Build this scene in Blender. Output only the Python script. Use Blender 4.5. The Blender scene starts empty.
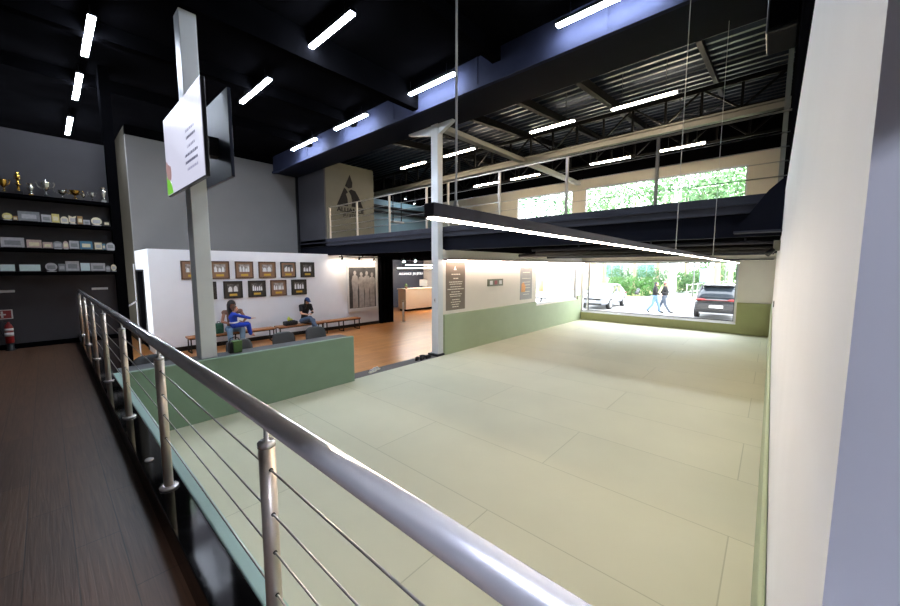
import bpy, bmesh, math, random
from mathutils import Vector, Matrix, Quaternion
random.seed(7)
S = bpy.context.scene
C = S.collection
PI = math.pi

# ------------------------------------------------------------------ materials
def lin(c):
    c = c / 255.0
    return c / 12.92 if c <= 0.04045 else ((c + 0.055) / 1.055) ** 2.4
def rgb(t): return (lin(t[0]), lin(t[1]), lin(t[2]), 1.0)
def new_mat(name):
    m = bpy.data.materials.new(name); m.use_nodes = True
    nt = m.node_tree
    return m, nt, nt.nodes['Principled BSDF']
def proc(name, col, rough=0.6, metal=0.0, var=0.08, scale=6.0, bump=0.0, spec=0.5, stretch=(1, 1, 1), coat=0.0):
    m, nt, p = new_mat(name)
    tc = nt.nodes.new('ShaderNodeTexCoord'); mp = nt.nodes.new('ShaderNodeMapping')
    mp.inputs['Scale'].default_value = stretch
    nt.links.new(tc.outputs['Object'], mp.inputs['Vector'])
    n = nt.nodes.new('ShaderNodeTexNoise'); n.inputs['Scale'].default_value = scale; n.inputs['Detail'].default_value = 4
    nt.links.new(mp.outputs['Vector'], n.inputs['Vector'])
    r = nt.nodes.new('ShaderNodeValToRGB')
    c = rgb(col)
    r.color_ramp.elements[0].position = 0.3; r.color_ramp.elements[1].position = 0.7
    r.color_ramp.elements[0].color = tuple(x * (1 - var) for x in c[:3]) + (1,)
    r.color_ramp.elements[1].color = tuple(min(1, x * (1 + var)) for x in c[:3]) + (1,)
    nt.links.new(n.outputs['Fac'], r.inputs['Fac'])
    nt.links.new(r.outputs['Color'], p.inputs['Base Color'])
    p.inputs['Roughness'].default_value = rough; p.inputs['Metallic'].default_value = metal
    p.inputs['Specular IOR Level'].default_value = spec
    p.inputs['Coat Weight'].default_value = coat
    if bump:
        b = nt.nodes.new('ShaderNodeBump'); b.inputs['Strength'].default_value = bump; b.inputs['Distance'].default_value = 0.01
        nt.links.new(n.outputs['Fac'], b.inputs['Height']); nt.links.new(b.outputs['Normal'], p.inputs['Normal'])
    return m
def emit(name, col, strength):
    m, nt, p = new_mat(name)
    k = 0.03 if 'screen' in name else 0.8
    p.inputs['Base Color'].default_value = (k, k, k, 1); p.inputs['Roughness'].default_value = 0.3
    p.inputs['Emission Color'].default_value = rgb(col); p.inputs['Emission Strength'].default_value = strength
    return m
def planks(name, c1, c2, gap, plank_l, plank_w, along, rough, bump=0.15, offx=0.0, spec=0.5, grain=0.35):
    m, nt, p = new_mat(name)
    tc = nt.nodes.new('ShaderNodeTexCoord'); sx = nt.nodes.new('ShaderNodeSeparateXYZ'); cx = nt.nodes.new('ShaderNodeCombineXYZ')
    nt.links.new(tc.outputs['Object'], sx.inputs[0])
    a, b = ('X', 'Y') if along == 'x' else ('Y', 'X')
    nt.links.new(sx.outputs[a], cx.inputs['X'])
    ad = nt.nodes.new('ShaderNodeMath'); ad.operation = 'ADD'; ad.inputs[1].default_value = offx
    nt.links.new(sx.outputs[b], ad.inputs[0]); nt.links.new(ad.outputs[0], cx.inputs['Y'])
    br = nt.nodes.new('ShaderNodeTexBrick'); br.inputs['Scale'].default_value = 1
    br.inputs['Brick Width'].default_value = plank_l; br.inputs['Row Height'].default_value = plank_w
    br.inputs['Mortar Size'].default_value = gap[1]; br.inputs['Mortar Smooth'].default_value = 0.3
    br.inputs['Color1'].default_value = rgb(c1); br.inputs['Color2'].default_value = rgb(c2); br.inputs['Mortar'].default_value = rgb(gap[0])
    nt.links.new(cx.outputs[0], br.inputs['Vector'])
    mp = nt.nodes.new('ShaderNodeMapping'); mp.inputs['Scale'].default_value = (1.2, 26, 1)
    nt.links.new(cx.outputs[0], mp.inputs['Vector'])
    n = nt.nodes.new('ShaderNodeTexNoise'); n.inputs['Scale'].default_value = 2.2; n.inputs['Detail'].default_value = 5; n.inputs['Distortion'].default_value = 0.6
    nt.links.new(mp.outputs['Vector'], n.inputs['Vector'])
    mr = nt.nodes.new('ShaderNodeMapRange'); mr.inputs['To Min'].default_value = 1 - grain; mr.inputs['To Max'].default_value = 1 + grain
    nt.links.new(n.outputs['Fac'], mr.inputs['Value'])
    mx = nt.nodes.new('ShaderNodeMix'); mx.data_type = 'RGBA'; mx.blend_type = 'MULTIPLY'; mx.inputs['Factor'].default_value = 1
    nt.links.new(br.outputs['Color'], mx.inputs['A']); nt.links.new(mr.outputs['Result'], mx.inputs['B'])
    nt.links.new(mx.outputs['Result'], p.inputs['Base Color'])
    p.inputs['Roughness'].default_value = rough; p.inputs['Specular IOR Level'].default_value = spec
    bp = nt.nodes.new('ShaderNodeBump'); bp.inputs['Strength'].default_value = bump; bp.inputs['Distance'].default_value = 0.004
    nt.links.new(n.outputs['Fac'], bp.inputs['Height']); nt.links.new(bp.outputs['Normal'], p.inputs['Normal'])
    return m
def mat_floor():
    m, nt, p = new_mat('tatami_vinyl')
    tc = nt.nodes.new('ShaderNodeTexCoord'); sx = nt.nodes.new('ShaderNodeSeparateXYZ'); cx = nt.nodes.new('ShaderNodeCombineXYZ')
    nt.links.new(tc.outputs['Object'], sx.inputs[0])
    a1 = nt.nodes.new('ShaderNodeMath'); a1.operation = 'ADD'; a1.inputs[1].default_value = 7.6 - 2.05
    a2 = nt.nodes.new('ShaderNodeMath'); a2.operation = 'ADD'; a2.inputs[1].default_value = 12 - 2.88
    nt.links.new(sx.outputs['Y'], a1.inputs[0]); nt.links.new(sx.outputs['X'], a2.inputs[0])
    nt.links.new(a1.outputs[0], cx.inputs['X']); nt.links.new(a2.outputs[0], cx.inputs['Y'])
    br = nt.nodes.new('ShaderNodeTexBrick'); br.inputs['Scale'].default_value = 1
    br.inputs['Brick Width'].default_value = 3.8; br.inputs['Row Height'].default_value = 1.2
    br.inputs['Mortar Size'].default_value = 0.006; br.inputs['Mortar Smooth'].default_value = 0.2
    br.inputs['Color1'].default_value = rgb((207, 205, 180)); br.inputs['Color2'].default_value = rgb((202, 201, 176))
    br.inputs['Mortar'].default_value = rgb((178, 178, 152))
    nt.links.new(cx.outputs[0], br.inputs['Vector'])
    n = nt.nodes.new('ShaderNodeTexNoise'); n.inputs['Scale'].default_value = 0.9; n.inputs['Detail'].default_value = 6
    nt.links.new(tc.outputs['Object'], n.inputs['Vector'])
    mr = nt.nodes.new('ShaderNodeMapRange'); mr.inputs['From Min'].default_value = 0.3; mr.inputs['From Max'].default_value = 0.7
    mr.inputs['To Min'].default_value = 0.96; mr.inputs['To Max'].default_value = 1.04
    nt.links.new(n.outputs['Fac'], mr.inputs['Value'])
    mx = nt.nodes.new('ShaderNodeMix'); mx.data_type = 'RGBA'; mx.blend_type = 'MULTIPLY'; mx.inputs['Factor'].default_value = 1
    nt.links.new(br.outputs['Color'], mx.inputs['A']); nt.links.new(mr.outputs['Result'], mx.inputs['B'])
    nt.links.new(mx.outputs['Result'], p.inputs['Base Color'])
    p.inputs['Roughness'].default_value = 0.55; p.inputs['Specular IOR Level'].default_value = 0.35
    bp = nt.nodes.new('ShaderNodeBump'); bp.inputs['Strength'].default_value = 0.25; bp.inputs['Distance'].default_value = 0.004
    iv = nt.nodes.new('ShaderNodeMath'); iv.operation = 'SUBTRACT'; iv.inputs[0].default_value = 1
    nt.links.new(br.outputs['Fac'], iv.inputs[1]); nt.links.new(iv.outputs[0], bp.inputs['Height'])
    nt.links.new(bp.outputs['Normal'], p.inputs['Normal'])
    return m
def glass_mat(name='window_glass', tint=(1, 1, 1)):
    m = bpy.data.materials.new(name); m.use_nodes = True; nt = m.node_tree; nt.nodes.clear()
    o = nt.nodes.new('ShaderNodeOutputMaterial'); mix = nt.nodes.new('ShaderNodeMixShader')
    t = nt.nodes.new('ShaderNodeBsdfTransparent'); t.inputs[0].default_value = tint + (1,)
    g = nt.nodes.new('ShaderNodeBsdfGlossy'); g.inputs['Roughness'].default_value = 0.02
    f = nt.nodes.new('ShaderNodeLayerWeight'); f.inputs['Blend'].default_value = 0.5
    pw = nt.nodes.new('ShaderNodeMath'); pw.operation = 'POWER'; pw.inputs[1].default_value = 5.0
    ml = nt.nodes.new('ShaderNodeMath'); ml.operation = 'MULTIPLY_ADD'; ml.inputs[1].default_value = 0.5; ml.inputs[2].default_value = 0.02
    nt.links.new(f.outputs['Facing'], pw.inputs[0]); nt.links.new(pw.outputs[0], ml.inputs[0])
    nt.links.new(ml.outputs[0], mix.inputs[0]); nt.links.new(t.outputs[0], mix.inputs[1]); nt.links.new(g.outputs[0], mix.inputs[2])
    nt.links.new(mix.outputs[0], o.inputs[0])
    return m
def leaf_mat(name, col):
    m = proc(name, col, 0.7, var=0.35, scale=1.5, spec=0.2)
    return m

M = {}
M['white_wall'] = proc('white_wall_paint', (230, 231, 236), 0.7, var=0.015, scale=3)
M['cream_wall'] = proc('cream_wall_paint', (238, 230, 220), 0.7, var=0.015, scale=3)
M['beige_wall'] = proc('beige_wall_paint', (224, 221, 208), 0.7, var=0.02, scale=3)
M['grey_wall'] = proc('grey_wall_paint', (112, 110, 108), 0.75, var=0.03, scale=2)
M['char_wall'] = proc('charcoal_wall_paint', (58, 56, 60), 0.7, var=0.05, scale=3)
M['black'] = proc('black_ceiling_paint', (8, 8, 10), 0.95, var=0.25, scale=2, spec=0.0)
M['black_wall'] = proc('black_wall_paint', (8, 8, 10), 0.95, var=0.15, scale=3, spec=0.0)
M['navy'] = proc('dark_steel_paint', (14, 16, 28), 0.6, spec=0.12, var=0.1, scale=4)
M['band'] = proc('grey_steel_paint', (60, 61, 71), 0.6, spec=0.2, var=0.06, scale=4)
M['beam_face'] = proc('blue_grey_beam_paint', (44, 48, 68), 0.8, spec=0.1, var=0.1, scale=3)
M['olive_wall'] = proc('olive_wall_paint', (98, 95, 84), 0.7, var=0.04, scale=3)
M['teal_wall'] = proc('blue_grey_wall_paint', (112, 138, 150), 0.6, var=0.05, scale=2)
M['slate'] = proc('slate_panel', (58, 66, 84), 0.4, var=0.1, scale=2)
M['pad'] = proc('green_pad_vinyl', (164, 176, 142), 0.5, var=0.03, scale=3, spec=0.4)
M['pad_low'] = proc('dark_green_pad_vinyl', (126, 150, 130), 0.5, var=0.03, scale=3, spec=0.4)
M['pad_teal'] = proc('teal_pad_vinyl', (150, 182, 174), 0.5, var=0.03, scale=3)
M['pad_window'] = proc('olive_pad_vinyl', (160, 162, 116), 0.5, var=0.03, scale=3)
M['mat'] = mat_floor()
M['wood_floor'] = planks('orange_laminate', (196, 132, 72), (180, 118, 62), ((110, 70, 40), 0.003), 1.3, 0.19, 'x', 0.3, grain=0.25)
M['walk_floor'] = planks('dark_brown_laminate', (88, 63, 46), (79, 57, 43), ((52, 39, 31), 0.003), 1.2, 0.2, 'y', 0.42, bump=0.35, grain=0.6, spec=0.35)
M['granite'] = proc('black_granite', (9, 9, 10), 0.06, spec=0.3, var=0.3, scale=60)
M['ledge'] = proc('dark_grey_stone', (74, 76, 80), 0.5, var=0.1, scale=30)
M['rubber'] = proc('dark_grey_rubber', (92, 88, 86), 0.7, var=0.08, scale=20)
M['white_paint'] = proc('white_steel_paint', (222, 224, 226), 0.4, var=0.02, scale=4)
M['steel'] = proc('brushed_steel', (206, 196, 184), 0.34, 0.75, var=0.05, scale=30, stretch=(1, 1, 0.1))
M['polished'] = proc('polished_steel', (236, 234, 236), 0.17, 0.7, var=0.03, scale=10)
M['cable'] = proc('steel_cable', (186, 186, 186), 0.35, 0.9, var=0.05, scale=50)
M['cable_w'] = proc('white_cord', (214, 214, 214), 0.5, var=0.03, scale=50)
M['deck'] = proc('galvanised_deck', (58, 65, 78), 0.35, 0.6, var=0.15, scale=2)
M['truss'] = proc('black_truss_steel', (8, 8, 10), 0.6, var=0.1, scale=8, spec=0.12)
M['olive_dark'] = proc('dark_olive_wall_paint', (52, 47, 38), 0.75, var=0.05, scale=3, spec=0.2)
M['cream_steel'] = proc('cream_steel_paint', (158, 157, 148), 0.45, var=0.03, scale=5)
M['fixture'] = proc('dark_fixture_metal', (40, 40, 44), 0.4, 0.3, var=0.08, scale=20)
M['pend'] = proc('dark_aluminium', (58, 56, 64), 0.4, 0.4, var=0.05, scale=20)
M['tube_cold'] = emit('cold_white_tube', (226, 238, 255), 46)
M['tube_warm'] = emit('warm_white_tube', (255, 232, 200), 36)
M['led'] = emit('warm_led_strip', (255, 232, 206), 30)
M['tube_side'] = emit('added_patch_tube', (222, 230, 255), 260)
M['spot_wall'] = emit('warm_spot_lens', (255, 236, 214), 220)
M['sign_lit'] = emit('backlit_letters', (240, 244, 255), 0.3)
M['led_rec'] = emit('reception_led', (255, 240, 222), 90)
M['led_wall'] = emit('wall_washer_led', (255, 234, 222), 30)
M['spot'] = emit('spot_lens', (230, 245, 255), 150)
M['glass'] = glass_mat()
M['glass_door'] = glass_mat('door_glass', (0.9, 0.95, 0.95))
M['alu'] = proc('white_window_frame', (226, 228, 232), 0.4, var=0.02, scale=8)
M['alu_dark'] = proc('grey_window_frame', (120, 124, 130), 0.4, 0.3, var=0.04, scale=8)
M['wood'] = proc('bench_wood', (158, 104, 62), 0.45, var=0.22, scale=3, stretch=(1, 14, 14))
M['black_metal'] = proc('black_steel', (24, 24, 26), 0.45, 0.3, var=0.1, scale=20)
M['black_plastic'] = proc('black_plastic', (26, 26, 29), 0.35, var=0.08, scale=20)
M['chair'] = proc('charcoal_chair_plastic', (66, 70, 74), 0.5, var=0.05, scale=15)
M['gold'] = proc('gold_metal', (206, 168, 84), 0.25, 1.0, var=0.08, scale=20)
M['silver'] = proc('silver_metal', (206, 206, 200), 0.22, 0.9, var=0.06, scale=20)
M['silver_plate'] = proc('silver_plate', (176, 174, 178), 0.45, 0.1, var=0.14, scale=24)
M['pink_plate'] = proc('rose_silver_plate', (190, 164, 154), 0.45, 0.1, var=0.14, scale=24)
M['cream_plate'] = proc('cream_plate', (216, 206, 174), 0.5, var=0.12, scale=24)
M['gold_plate'] = proc('gold_brown_plate', (160, 124, 78), 0.45, 0.1, var=0.15, scale=24)
M['yellow_plate'] = proc('yellow_plate', (206, 192, 116), 0.5, var=0.12, scale=24)
M['blue_plate'] = proc('blue_plate', (78, 124, 150), 0.4, var=0.12, scale=24)
M['white_plate'] = proc('white_plate', (202, 220, 220), 0.5, var=0.05, scale=24)
M['grey_plate'] = proc('grey_plate', (132, 134, 136), 0.45, 0.1, var=0.15, scale=24)
M['frame_brown'] = proc('brown_frame_wood', (84, 58, 42), 0.45, var=0.15, scale=20)
M['frame_black'] = proc('black_frame_wood', (30, 28, 27), 0.45, var=0.1, scale=20)
M['mount_brown'] = proc('brown_mount_card', (140, 108, 84), 0.6, var=0.08, scale=8)
M['mount_dark'] = proc('dark_mount_card', (58, 52, 44), 0.6, var=0.1, scale=8)
M['gold_tag'] = proc('brass_tag', (206, 170, 70), 0.4, 0.3, var=0.05, scale=20)
M['photo_a'] = proc('photo_paper_grey', (150, 142, 136), 0.4, var=0.7, scale=14)
M['photo_b'] = proc('photo_paper_dark', (96, 92, 88), 0.4, var=0.8, scale=16)
M['fig_white'] = proc('photo_white', (226, 226, 226), 0.5, var=0.05, scale=20)
M['fig_grey'] = proc('photo_grey', (172, 170, 170), 0.5, var=0.25, scale=6)
M['fig_dark'] = proc('photo_black', (74, 74, 76), 0.5, var=0.3, scale=4)
M['poster'] = proc('taupe_poster_print', (120, 104, 90), 0.5, var=0.05, scale=4)
M['poster_grey'] = proc('grey_poster_print', (158, 152, 148), 0.5, var=0.06, scale=4)
M['print'] = proc('cream_print', (240, 228, 208), 0.6, var=0.03, scale=10)
M['orange_print'] = proc('orange_print', (230, 160, 88), 0.6, var=0.1, scale=20)
M['green_frame'] = proc('olive_frame', (98, 100, 78), 0.5, var=0.08, scale=10)
M['red'] = proc('red_paint', (130, 24, 24), 0.35, var=0.06, scale=10)
M['label_w'] = proc('white_label', (214, 210, 208), 0.5, var=0.04, scale=20)
M['sign_red'] = proc('red_sign', (140, 48, 48), 0.5, var=0.05, scale=10)
M['logo'] = proc('charcoal_logo_paint', (34, 32, 33), 0.7, spec=0.1, var=0.08, scale=10)
M['desk'] = proc('cream_laminate', (230, 214, 194), 0.4, var=0.02, scale=6)
M['skin_a'] = proc('brown_skin', (150, 104, 80), 0.5, var=0.06, scale=12)
M['skin_b'] = proc('light_skin', (214, 166, 140), 0.5, var=0.05, scale=12)
M['hair'] = proc('black_hair', (30, 24, 24), 0.5, var=0.3, scale=30, stretch=(1, 1, 0.15))
M['hair_brown'] = proc('brown_hair', (88, 60, 42), 0.5, var=0.3, scale=30, stretch=(1, 1, 0.15))
M['jeans'] = proc('light_denim', (122, 160, 194), 0.8, var=0.14, scale=26)
M['jeans_mid'] = proc('blue_denim', (84, 110, 144), 0.8, var=0.14, scale=26)
M['jeans_blue'] = proc('mid_blue_denim', (104, 134, 168), 0.8, var=0.14, scale=26)
M['gi_blue'] = proc('royal_blue_cotton', (22, 66, 190), 0.8, var=0.12, scale=20)
M['top_tan'] = proc('tan_top', (124, 92, 78), 0.8, var=0.1, scale=20)
M['black_cloth'] = proc('black_cotton', (28, 27, 30), 0.85, var=0.15, scale=20)
M['grey_cloth'] = proc('grey_trousers', (90, 98, 112), 0.85, var=0.12, scale=20)
M['white_cloth'] = proc('white_cotton', (226, 226, 226), 0.8, var=0.04, scale=20)
M['navy_cap'] = proc('navy_cap', (38, 58, 108), 0.75, var=0.1, scale=20)
M['pink_cap'] = proc('pink_cap', (226, 134, 132), 0.75, var=0.08, scale=20)
M['eye'] = proc('dark_eye', (26, 20, 18), 0.2, var=0.05, scale=20)
M['lip'] = proc('lip', (150, 76, 72), 0.5, var=0.05, scale=20)
M['green_bag'] = proc('green_canvas', (80, 110, 58), 0.8, var=0.1, scale=20)
M['dark_green'] = proc('dark_green_nylon', (34, 90, 70), 0.6, var=0.1, scale=20)
M['yellow'] = proc('lime_yellow', (206, 212, 80), 0.5, var=0.06, scale=20)
M['sole'] = proc('off_white_rubber', (222, 218, 200), 0.6, var=0.05, scale=20)
M['screen_w'] = emit('lit_screen', (206, 206, 226), 0.3)
M['screen_g'] = emit('lit_screen_green', (120, 196, 60), 0.28)
M['screen_p'] = emit('lit_screen_picture', (190, 150, 150), 0.2)
M['screen_t'] = emit('lit_screen_text', (90, 90, 120), 0.25)
M['screen_t2'] = emit('lit_screen_text_pale', (170, 170, 196), 0.27)
M['tv_back'] = proc('tv_back_plastic', (20, 26, 44), 0.42, spec=0.3, var=0.1, scale=4)
M['car_white'] = proc('white_car_paint', (158, 163, 172), 0.25, 0.1, var=0.02, scale=4, coat=0.6)
M['car_black'] = proc('black_car_paint', (34, 34, 38), 0.22, 0.3, var=0.06, scale=4, coat=0.6)
M['car_glass'] = proc('car_window_glass', (40, 46, 54), 0.06, var=0.1, scale=4)
M['car_glass_pale'] = proc('pale_windscreen', (170, 184, 192), 0.08, var=0.05, scale=4)
M['tyre'] = proc('tyre_rubber', (34, 34, 36), 0.8, var=0.1, scale=30)
M['rim'] = proc('alloy_rim', (170, 172, 176), 0.3, 0.8, var=0.05, scale=20)
M['tail'] = proc('red_tail_lamp', (120, 36, 38), 0.25, var=0.1, scale=20)
M['lamp'] = proc('clear_headlamp', (180, 186, 194), 0.15, 0.3, var=0.08, scale=20)
M['plate'] = proc('licence_plate', (226, 226, 226), 0.5, var=0.03, scale=20)
M['pavement'] = proc('pale_concrete', (150, 150, 150), 0.9, var=0.05, scale=1.2)
M['asphalt'] = proc('grey_asphalt', (176, 180, 188), 0.9, var=0.06, scale=2)
M['grass_soil'] = proc('dry_lawn', (186, 190, 130), 0.9, var=0.2, scale=1.5)
M['bark'] = proc('pale_bark', (150, 136, 120), 0.85, var=0.2, scale=6, stretch=(1, 1, 0.2), bump=0.4)
M['bark_dark'] = proc('brown_bark', (150, 136, 120), 0.85, var=0.25, scale=6, stretch=(1, 1, 0.2), bump=0.4)
M['leaf1'] = leaf_mat('bright_leaf', (80, 120, 66))
M['leaf2'] = leaf_mat('mid_leaf', (66, 106, 70))
M['leaf3'] = leaf_mat('pale_leaf', (94, 128, 84))
M['concrete'] = proc('painted_concrete_post', (206, 206, 210), 0.8, var=0.06, scale=4)
M['bluesign'] = proc('blue_grey_sign', (150, 168, 200), 0.5, var=0.04, scale=3)
M['house_orange'] = proc('peach_render', (226, 176, 146), 0.85, var=0.05, scale=2)
M['house_white'] = proc('white_render', (220, 224, 228), 0.85, var=0.04, scale=2)
M['house_glass'] = proc('house_window', (120, 156, 166), 0.15, var=0.15, scale=2)
M['plant'] = proc('plant_leaf', (86, 120, 60), 0.6, var=0.2, scale=20)
M['terracotta'] = proc('terracotta', (170, 130, 96), 0.8, var=0.1, scale=20)
M['monitor'] = proc('pale_monitor', (196, 200, 204), 0.4, var=0.04, scale=20)

# ------------------------------------------------------------------ mesh helpers
class MB:
    def __init__(s): s.v = []; s.f = []; s.sm = []
    def add(s, vs, fs, smooth=False):
        o = len(s.v); s.v += [tuple(v) for v in vs]
        for f in fs: s.f.append(tuple(i + o for i in f)); s.sm.append(smooth)
        return s
    def box(s, x0, x1, y0, y1, z0, z1):
        vs = [(x, y, z) for x in (x0, x1) for y in (y0, y1) for z in (z0, z1)]
        return s.add(vs, [(0, 1, 3, 2), (4, 6, 7, 5), (0, 4, 5, 1), (2, 3, 7, 6), (0, 2, 6, 4), (1, 5, 7, 3)])
    def bar(s, p0, p1, w, h, up=(0, 0, 1)):
        p0, p1 = Vector(p0), Vector(p1); d = (p1 - p0).normalized(); u = Vector(up)
        if abs(d.dot(u)) > 0.98: u = Vector((0, 1, 0))
        a = d.cross(u).normalized() * w / 2; b = a.cross(d).normalized() * h / 2
        vs = [p + i * a + j * b for p in (p0, p1) for i, j in ((-1, -1), (1, -1), (1, 1), (-1, 1))]
        return s.add(vs, [(3, 2, 1, 0), (4, 5, 6, 7), (0, 1, 5, 4), (1, 2, 6, 5), (2, 3, 7, 6), (3, 0, 4, 7)])
    def cone(s, p0, p1, r0, r1, n=16, caps=True):
        p0, p1 = Vector(p0), Vector(p1); d = (p1 - p0).normalized()
        a = d.orthogonal().normalized(); b = d.cross(a)
        vs = []
        for p, r in ((p0, r0), (p1, r1)):
            for k in range(n):
                t = 2 * PI * k / n; vs.append(p + a * math.cos(t) * r + b * math.sin(t) * r)
        s.add(vs, [(k, (k + 1) % n, n + (k + 1) % n, n + k) for k in range(n)], True)
        if caps:
            s.add(vs[:n], [tuple(range(n))[::-1]]); s.add(vs[n:], [tuple(range(n))])
        return s
    def cyl(s, p0, p1, r, n=16): return s.cone(p0, p1, r, r, n)
    def tube(s, pts, r, n=10):
        pts = [Vector(p) for p in pts]; rings = []
        rs = r if isinstance(r, (list, tuple)) else [r] * len(pts)
        a = None
        for i, p in enumerate(pts):
            d = ((pts[min(i + 1, len(pts) - 1)] - pts[max(i - 1, 0)])).normalized()
            a = d.orthogonal().normalized() if a is None else (a - d * a.dot(d)).normalized()
            b = d.cross(a)
            rings.append([p + a * math.cos(2 * PI * k / n) * rs[i] + b * math.sin(2 * PI * k / n) * rs[i] for k in range(n)])
        vs = [v for rg in rings for v in rg]
        fs = [(i * n + k, i * n + (k + 1) % n, (i + 1) * n + (k + 1) % n, (i + 1) * n + k) for i in range(len(pts) - 1) for k in range(n)]
        s.add(vs, fs, True); s.add(rings[0], [tuple(range(n))[::-1]]); s.add(rings[-1], [tuple(range(n))])
        return s
    def lathe(s, prof, c=(0, 0, 0), n=20):
        c = Vector(c); vs = []
        for r, z in prof:
            for k in range(n):
                t = 2 * PI * k / n; vs.append(c + Vector((math.cos(t) * r, math.sin(t) * r, z)))
        L = len(prof)
        s.add(vs, [(i * n + k, i * n + (k + 1) % n, (i + 1) * n + (k + 1) % n, (i + 1) * n + k) for i in range(L - 1) for k in range(n)], True)
        s.add(vs[:n], [tuple(range(n))[::-1]]); s.add(vs[-n:], [tuple(range(n))])
        return s
    def ell(s, c, r, n=16, m=10, rot=None):
        c = Vector(c); r = (r, r, r) if not isinstance(r, (tuple, list)) else r
        vs = []; 
        def P(v):
            v = Vector((v[0] * r[0], v[1] * r[1], v[2] * r[2]))
            if rot is not None: v = rot @ v
            return c + v
        vs.append(P((0, 0, -1)))
        for i in range(1, m):
            ph = -PI / 2 + PI * i / m
            for k in range(n):
                t = 2 * PI * k / n; vs.append(P((math.cos(ph) * math.cos(t), math.cos(ph) * math.sin(t), math.sin(ph))))
        vs.append(P((0, 0, 1)))
        fs = [(0, 1 + (k + 1) % n, 1 + k) for k in range(n)]
        for i in range(m - 2):
            for k in range(n):
                a = 1 + i * n + k; b = 1 + i * n + (k + 1) % n
                fs.append((a, b, b + n, a + n))
        t = len(vs) - 1; o = 1 + (m - 2) * n
        fs += [(t, o + k, o + (k + 1) % n) for k in range(n)]
        return s.add(vs, fs, True)
    def cap(s, p0, p1, r0, r1, n=14):
        p0, p1 = Vector(p0), Vector(p1)
        if (p1 - p0).length > 1e-5: s.cone(p0, p1, r0, r1, n)
        s.ell(p0, r0, n, 8); s.ell(p1, r1, n, 8); return s
    def prism(s, poly, axis, a0, a1):
        # poly in the two remaining axes (order x,y,z without axis)
        def P(u, v, a):
            return {'x': (a, u, v), 'y': (u, a, v), 'z': (u, v, a)}[axis]
        n = len(poly); vs = [P(u, v, a0) for u, v in poly] + [P(u, v, a1) for u, v in poly]
        return s.add(vs, [tuple(range(n))[::-1], tuple(range(n, 2 * n))] + [(k, (k + 1) % n, n + (k + 1) % n, n + k) for k in range(n)])
    def loft(s, rings, smooth=True):
        n = len(rings[0]); vs = [v for r in rings for v in r]
        s.add(vs, [(i * n + k, i * n + (k + 1) % n, (i + 1) * n + (k + 1) % n, (i + 1) * n + k) for i in range(len(rings) - 1) for k in range(n)], smooth)
        s.add(rings[0], [tuple(range(n))[::-1]]); s.add(rings[-1], [tuple(range(n))])
        return s
    def mesh(s, name, off=(0, 0, 0), bevel=0.0, seg=2):
        me = bpy.data.meshes.new(name)
        me.from_pydata([(x - off[0], y - off[1], z - off[2]) for x, y, z in s.v], [], s.f)
        for p, q in zip(me.polygons, s.sm): p.use_smooth = q
        bm = bmesh.new(); bm.from_mesh(me)
        bmesh.ops.remove_doubles(bm, verts=bm.verts, dist=1e-6) if bevel or any(s.sm) else None
        bmesh.ops.recalc_face_normals(bm, faces=bm.faces)
        if bevel:
            es = [e for e in bm.edges if len(e.link_faces) == 2 and e.calc_face_angle(0) > 0.6]
            bmesh.ops.bevel(bm, geom=es, offset=bevel, segments=seg, affect='EDGES', profile=0.5, clamp_overlap=True)
        bm.to_mesh(me); bm.free()
        return me
    def build(s, name, mat, parent=None, bevel=0.0, seg=2, local=False):
        off = (0, 0, 0) if local or parent is None else wloc(parent)
        me = s.mesh(name, off, bevel, seg)
        return link(name, me, mat, parent)
def link(name, me, mat, parent=None):
    o = bpy.data.objects.new(name, me); C.objects.link(o)
    if mat is not None:
        me.materials.clear(); me.materials.append(M[mat] if isinstance(mat, str) else mat)
    if parent is not None: o.parent = parent
    return o
def wloc(o):
    v = Vector((0, 0, 0))
    while o is not None: v += o.location; o = o.parent
    return v
def thing(name, label, cat, loc=(0, 0, 0), group=None):
    o = bpy.data.objects.new(name, None); o.empty_display_size = 0.1; C.objects.link(o); o.location = loc
    tag(o, label, cat, group); return o
def tag(o, label, cat, group=None, kind=None):
    o['label'] = label; o['category'] = cat
    if group: o['group'] = group
    if kind: o['kind'] = kind
    return o
def struct(name, mb, mat, parent=None, bevel=0.0, label=None):
    o = mb.build(name, mat, parent, bevel)
    if parent is None: o['kind'] = 'structure'
    if label: o['label'] = label
    return o
def kids(o): return [c for c in o.children]
def dup(root, loc, rotz=None, label=None):
    bpy.context.view_layer.update()
    r = root.copy(); C.objects.link(r); r.location = loc
    if rotz is not None: r.rotation_euler = (0, 0, rotz)
    if label: r['label'] = label
    for ch in list(root.children):
        c = ch.copy(); C.objects.link(c); c.parent = r
        for g in list(ch.children):
            d = g.copy(); C.objects.link(d); d.parent = c
    return r
def text_mesh(body, size, extrude=0.004, bold=False, spacing=1.0):
    cu = bpy.data.curves.new('lettering', 'FONT'); cu.body = body; cu.size = size; cu.extrude = extrude
    cu.align_x = 'CENTER'; cu.align_y = 'CENTER'; cu.space_character = spacing
    if bold: cu.offset = size * 0.02
    o = bpy.data.objects.new('lettering', cu); C.objects.link(o)
    dg = bpy.context.evaluated_depsgraph_get(); me = bpy.data.meshes.new_from_object(o.evaluated_get(dg))
    bpy.data.objects.remove(o); return me
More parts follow.
